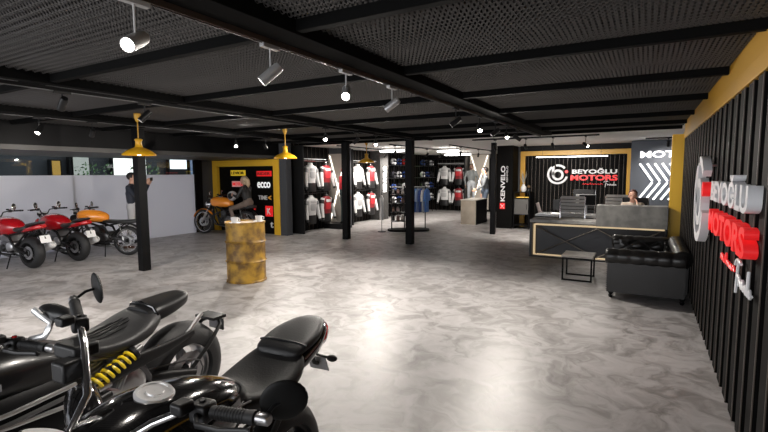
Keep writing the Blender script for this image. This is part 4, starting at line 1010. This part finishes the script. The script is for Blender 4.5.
        MB().cyl(sw + V((0, 0, .026)), sw + V((0, 0, .034)), .009, n=12).build('kill_switch' if s < 0 else 'horn_button', satin if S.get('mir') == 'barend' else redlens, hb)
        lv = [sw + u_ * .03 + d * .0, sw + u_ * .07 + d * .04, sw + u_ * .078 + d * .12, sw + u_ * .06 + d * .2]
        if not (S.get('mir') == 'barend' and s < 0): MB().tube(lv + [lv[-1] + d * .006], [.007, .007, .0065, .007, .009], 8, flat=1.3).ell(lv[-1], .01, 10).build('clutch_lever' if s > 0 else 'brake_lever', S.get('leverm', satin), hb)
        if s < 0 or hi: MB().box(sw + u_ * .045 - d * .03 + V((0, 0, .03)), (.05, .045, .035)).build('fluid_reservoir', satin, hb, bevel=.008)
        # mirror
        if S.get('mir') == 'barend':
            base = g0 + d * .035; tip = base + V(S['mir_l'] if s > 0 else S['mir_r']); mirror(t, base, tip, S.get('mir_nl' if s > 0 else 'mir_nr', (-1, 0, .25)), .066, mat('matt_black_mirror', (.006, .006, .006), .5, spec=.2), 1.0)
        elif S.get('mir'):
            tip = sw + V((-.02, s * .06, .085)); mirror(t, sw + V((0, 0, .02)), tip, (-1, 0, .1), S.get('mirr', .06), S.get('mirm', satin), .62)
    # headlight + gauges
    hl = MB().lathe([(.001, -.09), (.05, -.08), (.085, -.03), (.092, .02), (.092, .045), (.085, .05)], o=(hx + .17, 0, .80), ax=(1, 0, -.08), n=28).build('headlight', S.get('hlm', satin), t)
    MB().lathe([(.001, .05), (.04, .047), (.084, .035)], o=(hx + .17, 0, .80), ax=(1, 0, -.08), n=28).build('headlight_lens', mat('clear_lens', (.6, .62, .65), .05, .3), hl)
    gx = S.get('gx', hx + .1); gz_ = S.get('gz', hz + .07); gc = S.get('gauge_r', .045)
    for yy in ((0,) if S.get('one_gauge') else (-.055, .055)):
        o = MB().lathe([(.001, -.05), (gc * .8, -.045), (gc, -.02), (gc, .012), (gc * .93, .016)], o=(gx, yy, gz_), ax=(-.45, 0, 1), n=30).build('gauge', S.get('gaugem', satin), t)
        MB().lathe([(.001, .013), (gc * .9, .013)], o=(gx, yy, gz_), ax=(-.45, 0, 1), n=30).build('gauge_dial', S.get('dialm', white), o)
    # pegs, side stand, chain
    for s in (-1, 1): MB().tube([(.34, s * .13, .34), (.34, s * .24, .34)], .013, 8).build('footpeg', satin, t)
    MB().tube([(.42, .14, .26), (.36, .26, .01)], .012, 8).build('side_stand', satin, t)
    MB().tube([(.0, S['rw'] / 2 + .02, rr_ + .09), (.38, .1, .46), (.40, .1, .42), (.38, .1, .38), (0, S['rw'] / 2 + .02, rr_ - .09), (-.06, S['rw'] / 2 + .02, rr_ - .06), (-.085, S['rw'] / 2 + .02, rr_), (-.06, S['rw'] / 2 + .02, rr_ + .06)], .006, 6, closed=True).build('drive_chain', steel, t)
    return t, tk
platem = mat('grey_plate', (.45, .45, .46), .5)
N2X, N2Y, N2A = -1.49, 1.55, -85
_i = Matrix.Rotation(math.radians(-N2A), 3, 'Z')
def n2(X, Y, Z): return tuple(_i @ V((X - N2X, Y - N2Y, Z)))
def n2v(X, Y, Z): return tuple(_i @ V((X, Y, Z)))
near, tk = moto('motorcycle', 'black naked motorcycle nearest the viewer, with matt grey split seat and chrome fuel cap', None, N2X, N2Y, N2A,
    dict(hi=True, wb=1.34, rr=.30, wheel='cast', rim=satin, paint=gloss, sil='high', silm=mat('dark_titanium', (.06, .058, .055), .35, .8), silcap=satin, platem=platem, plate_s=.6, mir='barend', capm=mat('bright_cap', (.85, .85, .86), .3, .5), cap=(.665, .966), cap_y=.03, cap_ax=(-.03, .22, 1), gx=n2(-1.44, .56, 1)[0], gz=.985,
         mir_l=n2v(.02, .06, .03), mir_r=n2v(.0, .09, .03), mir_nl=n2v(-.66, .72, .2), mir_nr=n2v(.25, 1, .1), one_gauge=True, gauge_r=.058, gaugem=satin, dialm=mat('pale_dial', (.6, .6, .62), .3), leverm=satin, framem=steel, barm=chrome,
         bar_pts=[n2(-1.945, .923, 1.2), n2(-1.75, .846, 1.15), n2(-1.62, .79, 1.13), n2(-1.52, .74, 1.0), n2(-1.47, .66, .93), n2(-1.36, .60, .92), n2(-1.26, .64, .94), n2(-1.18, .74, 1.0), n2(-1.1, .8, 1.035), n2(-.87, .84, 1.05)]))
# tank shoulder scoops and trims of the nearest bike
for s in (-1, 1):
    MB().loft([(.42, s * .15, .70, .015, .03, .03, 2.4), (.6, s * .185, .72, .035, .07, .07, 2.4), (.8, s * .215, .735, .05, .09, .10, 2.4), (.98, s * .225, .75, .05, .085, .11, 2.4), (1.10, s * .215, .76, .03, .06, .07, 2.4)], n=20, sub=5).build('air_scoop', gloss, near, ang=70)
    MB().tube([(.32, s * .135, .80), (.5, s * .165, .84), (.7, s * .165, .88), (.9, s * .13, .89)], .004, 6).build('tank_seam', steel, near)
P_ = [n2(-1.78, .86, .90), n2(-1.72, .82, .905), n2(-1.62, .78, .88), n2(-1.50, .74, .83), n2(-1.42, .72, .78)]
MB().tube(P_, [.03, .055, .062, .062, .05], 18).build('front_cowl', gloss, near)
MB().box(n2(-1.69, .80, 1.10), (.09, .12, .05)).box(n2(-1.63, .74, 1.06), (.07, .07, .07)).build('switch_housing', satin, near, bevel=.01)
N1X, N1Y = -2.83, 2.0
cr, tk1 = moto('motorcycle', 'black muscle cruiser motorcycle with ribbed low seat and yellow shock spring', None, N1X, N1Y, -90,
    dict(hi=True, wb=1.62, rr=.33, rw=.24, fr=.31, wheel='cast', rim=alu, paint=mat('deep_black', (.003, .003, .0035), .3, coat=.25), seat='diavel', sil='stub', silm=satin, mir=None, bar_z=.985, bar_w=.70, bar_back=.15, cap=(1.1, .918), capm=satin, framem=steel,
         tank=[(.66, 0, .70, .08, .03, .08, 2.4), (.74, 0, .71, .16, .05, .14, 2.6), (.88, 0, .72, .22, .10, .2, 2.6), (1.06, 0, .72, .265, .15, .13, 2.5), (1.26, 0, .72, .27, .15, .12, 2.5), (1.42, 0, .72, .2, .11, .13, 2.4), (1.5, 0, .72, .1, .06, .06, 2)]))
textmesh('tank_lettering', 'NISSAN', .26, .035, (1.12, .262, .70), (1, 0, 0), (0, .05, 1), (0, 1, 0), .012, mat('grey_letter', (.25, .25, .26), .4), tk1)
# exposed yellow spring on the left flank and trellis
o = MB().tube([(.78, .20, .50), (.40, .21, .66)], .016, 10).build('shock_absorber', alu, cr)
a, c = V((.68, .20, .53)), V((.46, .21, .63)); d = (c - a).normalized(); u, w, _ = frame(d)
MB().tube([a + (c - a) * (k / 72) + (u * math.cos(k * .6) + w * math.sin(k * .6)) * .036 for k in range(73)], .0095, 8).build('coil_spring', spring, o)
MB().lathe([(.001, 0), (.045, 0), (.045, .02), (.03, .03), (.001, .03)], o=c, ax=d, n=20).build('spring_seat', satin, o)
b = MB()
for p, q in (((.9, .18, .62), (.55, .2, .44)), ((.55, .2, .44), (.42, .18, .64)), ((.9, .18, .62), (.82, .2, .42)), ((.82, .2, .42), (.55, .2, .44)), ((.42, .2, .58), (.05, .16, .62)), ((.05, .16, .62), (-.1, .13, .72))): b.tube([p, q], .013, 8)
b.build('trellis_frame', alu, cr)
MB().loft([(.62, .215, .56, .012, .05, .05, 3), (.5, .225, .58, .02, .05, .05, 3), (.25, .215, .60, .02, .035, .035, 3), (.02, .19, .63, .012, .02, .02, 3)], n=14).build('side_cover', satin, cr)
for k, z in enumerate((.50, .44)): MB().tube([(1.15, .2, z + .02), (.95, .23, z), (.78, .23, z - .01), (.6, .21, z + .01)], .02, 10).build('exhaust_pipe', alu if k == 0 else satin, cr)
for s in (-1, 1):
    MB().loft([(.72, s * .12, .52, .05, .10, .12, 2.6), (.86, s * .15, .50, .10, .16, .18, 2.8), (1.10, s * .17, .48, .12, .2, .22, 2.8), (1.30, s * .16, .48, .11, .2, .22, 2.8), (1.42, s * .14, .50, .06, .12, .14, 2.6)], n=22).build('radiator_shroud', black, cr, ang=60)
for z0, z1, m_ in ((.57, .60, alu), (.52, .555, steel), (.545, .50, alu)): MB().tube([(1.45, .27, z0), (1.1, .29, (z0 + z1) / 2), (.80, .26, z1)], .012, 8).build('frame_tube', m_, cr)
MB().box((.95, 0, .33), (.5, .34, .3)).build('lower_engine_cover', black, cr, bevel=.05)
# stalk mirror on the left bar of the cruiser
mo = MB().tube([(1.07, .53, 1.112), (1.065, .57, 1.092), (1.045, .615, 1.062), (1.06, .622, 1.042), (1.07, .61, 1.01), (1.10, .54, .99)], [.013, .012, .011, .012, .011, .01], 10, flat=1.4).build('mirror', mat('polished_stalk', (.8, .8, .8), .25, .6), cr)
MB().loft([(.97, .585, 1.09, .10, .012, .014, 2), (1.0, .585, 1.09, .13, .04, .04, 2), (1.03, .585, 1.09, .12, .038, .036, 2), (1.05, .585, 1.09, .05, .02, .02, 2)], n=24).build('mirror_housing', satin, mo)

# two red sport motorcycles and the orange cafe racers
redst = dict(mirr=.08, tail_dz=-.035, tank=[(.26, 0, .80, .05, .03, .06, 2.2), (.31, 0, .80, .12, .09, .11, 2.3), (.45, 0, .80, .18, .17, .16, 2.4), (.66, 0, .80, .21, .21, .18, 2.4), (.84, 0, .80, .20, .19, .15, 2.4), (.97, 0, .80, .14, .13, .1, 2.3), (1.02, 0, .80, .06, .06, .05, 2)], wb=1.30, rr=.315, rw=.19, wheel='cast', rim=satin, paint=red, tailm=red, sil='low', mir='stalk', mirm=white, scale=.93, bar_z=1.10, bar_w=.36, silm=mat('pale_silencer', (.72, .72, .72), .3, .4), silcap=white, hlm=red, dialm=white)
moto('motorcycle', 'red motorcycle at the left edge, cut by the frame, nearer of the two red ones', 'red motorcycles', -9.72, 3.97, 190, redst)
moto('motorcycle', 'red motorcycle parked between the left red one and the orange cafe racer', 'red motorcycles', -9.74, 4.76, 190, redst)
cafe = dict(wb=1.36, rr=.325, rw=.11, fr=.325, fwid=.09, wheel='wire', rim=chrome, paint=orange, seat='flat', sil='long', silm=satin, silcap=satin, scale=.97, bar_z=1.03, bar_w=.36, bar_back=.08, mir='stalk', hlm=satin, covm=steel, cylm=steel, engm=mat('dark_engine', (.06, .058, .055), .4, .6), cap=(.78, 1.008), capm=chrome,
            tank=[(.42, 0, .83, .04, .03, .04, 2.4), (.46, 0, .83, .10, .09, .08, 2.5), (.60, 0, .84, .145, .14, .11, 2.5), (.8, 0, .85, .16, .16, .125, 2.5), (.98, 0, .86, .145, .14, .115, 2.5), (1.08, 0, .87, .08, .08, .07, 2.3)])
moto('motorcycle', 'orange cafe racer motorcycle with flat black seat left of the nearest steel column', None, -9.48, 5.62, 207, cafe)
cafe2 = dict(cafe); cafe2['fender'] = orange; cafe2['sil'] = 'low'; cafe2['hlm'] = chrome
cafe2['scale'] = 1.06
moto('motorcycle', 'orange cafe racer motorcycle with orange front fender in front of the logo wall', None, -9.62, 9.08, 191, cafe2)
# ------------------------------------------------------------------ people and mannequins
def figure(name, label, cat, x, y, z, deg, J, pal, hair='short', scale=1.0, group=None, face=True, vox=.0095):
    """one continuous body surface facing +x; J overrides joints, pal: skin, top, legs, shoes"""
    D = dict(pelvis=(0, 0, .95), waist=(0, 0, 1.08), chest=(0, 0, 1.28), neck0=(-.005, 0, 1.44), neck1=(.01, 0, 1.54), head=(.02, 0, 1.635),
             shL=(0, .175, 1.41), shR=(0, -.175, 1.41), elL=(-.01, .225, 1.13), elR=(-.01, -.225, 1.13), wrL=(.06, .23, .89), wrR=(.06, -.23, .89),
             hipL=(0, .09, .92), hipR=(0, -.09, .92), knL=(.015, .10, .5), knR=(.015, -.10, .5), anL=(-.01, .105, .09), anR=(-.01, -.105, .09), hdL=(.2, 0, -1), hdR=(.2, 0, -1), ftL=(1, 0, 0), ftR=(1, 0, 0), fw=(1, 0, 0))
    D.update(J); D = {k: V(v) for k, v in D.items()}; S = []
    def seg(a, b_, ra, rb, m): S.append((D[a] if isinstance(a, str) else V(a), D[b_] if isinstance(b_, str) else V(b_), ra, rb, m))
    seg('pelvis', 'waist', .135, .12, 'legs'); seg('waist', 'chest', .122, .14, 'top'); seg('chest', 'neck0', .14, .08, 'top'); seg('neck0', 'neck1', .058, .052, 'skin')
    for s in 'LR':
        o = V((0, .085 if s == 'L' else -.085, 0))
        seg(D['waist'] + o * .6, D['chest'] + o, .09, .095, 'top'); seg(D['chest'] + o, 'sh' + s, .095, .068, 'top'); seg(D['neck0'], 'sh' + s, .06, .062, 'top')
        seg('sh' + s, 'el' + s, .06, .046, 'top'); seg('el' + s, 'wr' + s, .046, .034, 'top')
        seg(D['pelvis'] + o * .7, 'hip' + s, .115, .1, 'legs'); seg('hip' + s, 'kn' + s, .09, .06, 'legs'); seg('kn' + s, 'an' + s, .06, .042, 'legs')
        f = D['ft' + s].normalized(); a = D['an' + s]; seg(a + V((0, 0, -.02)), a - f * .04 + V((0, 0, -.055)), .042, .035, 'shoes'); seg(a - f * .04 + V((0, 0, -.055)), a + f * .15 + V((0, 0, -.062)), .036, .03, 'shoes')
        # hand: palm, four fingers, thumb
        h = D['hd' + s].normalized(); w = D['wr' + s]; sd = 1 if s == 'L' else -1
        side = h.cross(V((0, 1, 0)) if abs(h.y) < .8 else V((1, 0, 0))).normalized(); nrm = side.cross(h)
        seg(w, w + h * .03, .028, .026, 'skin'); 
        for k in (-1, 0, 1): seg(w + h * .02 + side * k * .012, w + h * .09 + side * k * .024, .018, .016, 'skin')
        for k, L in zip((-1.5, -.5, .5, 1.5), (.06, .075, .08, .068)):
            p = w + h * .09 + side * k * .02; q = p + h * L * .55 + nrm * sd * -.006; seg(p, q, .0095, .009, 'skin'); seg(q, q + h * L * .4 + nrm * sd * -.022, .009, .008, 'skin')
        p = w + h * .035 + side * .032; q = p + h * .035 + side * .022; seg(p, q, .012, .0105, 'skin'); seg(q, q + h * .03 + side * .002, .0105, .009, 'skin')
    b = MB()
    for a, c, ra, rb, m in S:
        b.ell(a, ra, 12); b.ell(c, rb, 12); 
        if (c - a).length > .004: b.cyl(a, c, ra, rb, 12)
    H = D['head']; f = D['fw'].normalized(); lf = V((0, 0, 1)).cross(f).normalized(); up = f.cross(lf); R = Matrix((f, lf, up)).transposed()
    HS = [(H + f * 0 + up * .015, (.098, .078, .10)), (H + f * .025 - up * .05, (.07, .058, .068)), (H + f * .06 - up * .085, (.028, .026, .022)),
          (H + f * .098 - up * .022, (.018, .012, .022)), (H + f * .088 - up * .058, (.012, .024, .009)), (H + lf * .078 - up * .02, (.018, .012, .03)), (H - lf * .078 - up * .02, (.018, .012, .03)), (H + f * .085 + up * .015, (.012, .05, .012))]
    for c, r in HS: b.ell(c, r, 14, R=R)
    o = b.build('tmp', skin)
    md = o.modifiers.new('r', 'REMESH'); md.mode = 'VOXEL'; md.voxel_size = vox
    md = o.modifiers.new('s', 'SMOOTH'); md.factor = .5; md.iterations = 3
    dg = bpy.context.evaluated_depsgraph_get(); dg.update()
    me = bpy.data.meshes.new_from_object(o.evaluated_get(dg)); bpy.data.objects.remove(o)
    me.name = 'body'; me.materials.clear(); keys = ['skin', 'top', 'legs', 'shoes']
    for k in keys: me.materials.append(pal[k])
    T = [(V(a), V(c) - V(a), max((V(c) - V(a)).length_squared, 1e-9), ra, rb, keys.index(m)) for a, c, ra, rb, m in S]
    idx = []
    for p in me.polygons:
        q = p.center; best = 9; bi = 0
        for c, r in HS[:2]:
            d = (q - c).length - max(r)
            if d < best: best = d; bi = 0
        for a, d_, l2, ra, rb, m in T:
            t = min(1, max(0, (q - a).dot(d_) / l2)); d = (q - a - d_ * t).length - (ra + (rb - ra) * t)
            if d < best: best = d; bi = m
        idx.append(bi)
    me.polygons.foreach_set('material_index', idx); me.polygons.foreach_set('use_smooth', [True] * len(me.polygons))
    t = thing(name, label, cat, (x, y, z), math.radians(deg), group); t.scale = (scale,) * 3
    bo = bpy.data.objects.new('body', me); COL.objects.link(bo); bo.parent = t
    hm = pal.get('hair', hairb)
    if hair:
        hb = MB(); hb.ell(H - f * .018 + up * .032, (.106, .09, .098), 20, R=R)
        hb.v = [v_ for v_ in hb.v]
        # keep the face open: push front lower part back into the head
        nv = []
        for v_ in hb.v:
            q = V(v_) - H; fx = q.dot(f); uz = q.dot(up)
            if fx > .03 and uz < .065: q -= f * (fx - .03)
            nv.append(tuple(H + q))
        hb.v = nv
        if hair == 'long':
            hb.tube([H - f * .06 + up * .05, H - f * .09 - up * .03, H - f * .085 - up * .14, H - f * .07 - up * .22], [.06, .075, .065, .02], 14)
            for s in (-1, 1): hb.tube([H + lf * s * .06 + up * .06 - f * .01, H + lf * s * .082 - up * .03 - f * .02, H + lf * s * .075 - up * .13 - f * .03], [.03, .028, .012], 10)
        if hair == 'tied': hb.ell(H - f * .11 + up * .04, .04, 12)
        hb.build('hair', hm, t, ang=80)
    if face:
        for s in (-1, 1): MB().ell(H + f * .087 + lf * s * .032 - up * .002, (.009, .012, .007), 10, R=R).build('eye', mat('eye_dark', (.02, .015, .012), .2), t)
        MB().ell(H + f * .098 - up * .06, (.006, .022, .006), 10, R=R).build('mouth', mat('lips', (.4, .12, .1), .5), t)
        if pal.get('beard'): MB().ell(H + f * .05 - up * .085, (.045, .05, .032), 12, R=R).build('beard', hm, t)
    return t
navy = mat('navy_jacket', (.02, .025, .04), .6); lightp = mat('light_trousers', (.5, .5, .52), .7); shoeb = mat('brown_shoe', (.12, .05, .03), .5)
denim = mat('denim', (.10, .13, .18), .75); lden = mat('faded_denim', (.32, .34, .36), .75); gshirt = mat('grey_shirt', (.13, .14, .14), .75)
figure('person', 'person in dark jacket and pale trousers holding up a phone behind the nearest column', 'person', -10.33, 6.28, 0, 38,
       dict(elL=(.16, .23, 1.22), elR=(.14, -.24, 1.24), wrL=(.33, .10, 1.46), wrR=(.34, -.08, 1.48), hdL=(.5, -.1, .9), hdR=(.5, .1, .9), anL=(.12, .105, .09), anR=(-.14, -.105, .09), knL=(.1, .1, .5), knR=(-.02, -.1, .5), fw=(1, 0, -.1)),
       dict(skin=skin, top=navy, legs=lightp, shoes=shoeb))
t = thing('phone', 'dark phone held up by the standing person beside the nearest column', 'phone', (-10.33 + .44 * math.cos(math.radians(38)), 6.28 + .44 * math.sin(math.radians(38)), 1.6), math.radians(38))
MB().box((0, 0, 0), (.01, .15, .075)).build('phone_body', satin, t, smooth=False, bevel=.003); MB().box((-.0065, 0, 0), (.002, .14, .068)).build('screen', mat('phone_screen', (.1, .12, .16), .1), t, smooth=False)
# woman astride the far orange motorcycle
WM = (-9.62, 9.08); WA = 191
figure('person', 'blonde person in black leather jacket sitting on the orange motorcycle by the logo wall', 'person', WM[0] - .08 * math.cos(math.radians(WA)), WM[1] - .08 * math.sin(math.radians(WA)), 0, WA,
       dict(pelvis=(0, 0, .93), waist=(.03, 0, 1.05), chest=(.06, 0, 1.22), neck0=(.08, 0, 1.38), neck1=(.10, 0, 1.47), head=(.12, 0, 1.56), shL=(.07, .16, 1.34), shR=(.07, -.16, 1.34), elL=(.2, .23, 1.1), elR=(.2, -.23, 1.1),
            wrL=(.36, .16, 1.14), wrR=(.36, -.12, 1.12), hdL=(.8, -.3, .1), hdR=(.8, .3, .1), hipL=(.03, .11, .90), hipR=(.03, -.11, .90), knL=(.42, .24, .76), knR=(.42, -.24, .76), anL=(.3, .27, .38), anR=(.3, -.27, .38), fw=(1, .25, -.2)),
       dict(skin=skin, top=mat('black_leather_jacket', (.015, .015, .016), .4), legs=mat('taupe_trousers', (.16, .12, .10), .7), shoes=satin, hair=mat('blonde_hair', (.5, .38, .25), .6)), hair='long', scale=.98)
a_ = math.radians(WA)
t = thing('motorcycle_helmet', 'white helmet held open side out by the person sitting on the orange motorcycle', 'helmet', (WM[0] + .42 * math.cos(a_) - .16 * math.sin(a_) * .3, WM[1] + .42 * math.sin(a_), 1.0), a_)
MB().lathe([(.085, .0), (.125, .03), (.14, .09), (.12, .17), (.07, .22), (.001, .235), (.001, .2), (.06, .19), (.1, .15), (.115, .09), (.1, .03)], o=(0, .13, .1), ax=(0, -1, 0), n=28).build('shell', hc[0], t)
MB().lathe([(.001, .06), (.1, .05), (.1, .03), (.088, .004)], o=(0, .13, .1), ax=(0, -1, 0), n=28).build('lining', satin, t)
figure('person', 'person with dark hair seated behind the raised reception counter, hand at the face', 'person', -.2, 11.0, 0, -90,
       dict(pelvis=(0, 0, .58), waist=(.02, 0, .7), chest=(.05, 0, .88), neck0=(.06, 0, 1.02), neck1=(.09, 0, 1.12), head=(.11, 0, 1.21), shL=(.05, .16, 1.0), shR=(.05, -.16, 1.0), elL=(.28, .2, .84), elR=(.26, -.2, .84),
            wrL=(.34, .10, 1.02), wrR=(.3, -.05, .86), hdL=(-.5, -.25, .8), hdR=(.2, .9, 0), hipL=(0, .1, .56), hipR=(0, -.1, .56), knL=(.42, .12, .52), knR=(.42, -.12, .52), anL=(.4, .12, .09), anR=(.4, -.12, .09)),
       dict(skin=mat('fair_skin', (.68, .38, .28), .5), top=mat('cream_top', (.62, .52, .44), .7), legs=satin, shoes=satin, hair=mat('auburn_hair', (.07, .02, .012), .6)), hair='tied')
figure('person', 'dark haired person in grey denim standing behind the wood fronted counter', 'person', -4.93, 15.9, 0, 205,
       dict(elR=(.05, -.22, 1.13), elL=(.1, .22, 1.14), wrL=(.28, .15, 1.02), hdL=(1, 0, -.3)), dict(skin=skin, top=mat('grey_denim_top', (.15, .16, .17), .8), legs=denim, shoes=satin), scale=1.09)
# mannequins
tag(MB().lathe([(.001, 0), (.4, 0), (.4, .3), (.001, .3)], o=(-6.35, 18.55, 0), n=32).build('display_plinth', satin, ang=30), 'round dark plinth under the grey shirted mannequin behind the counter', 'plinth')
figure('mannequin', 'bearded mannequin in grey shirt and faded jeans on a plinth behind the counter', 'mannequin', -6.35, 18.55, .3, -70, dict(elL=(.0, .27, 1.15), elR=(.0, -.27, 1.15)),
       dict(skin=mat('brown_mannequin', (.22, .13, .09), .5), top=gshirt, legs=lden, shoes=satin, beard=1), scale=1.02)
figure('mannequin', 'mannequin in red riding jacket and dark trousers beside the second column', 'mannequin', -7.97, 11.47, .16, 60, {},
       dict(skin=mat('red_mannequin', (.25, .02, .02), .4), top=jr, legs=mat('dark_teal', (.03, .05, .05), .6), shoes=satin), hair=None, face=False, scale=1.0)
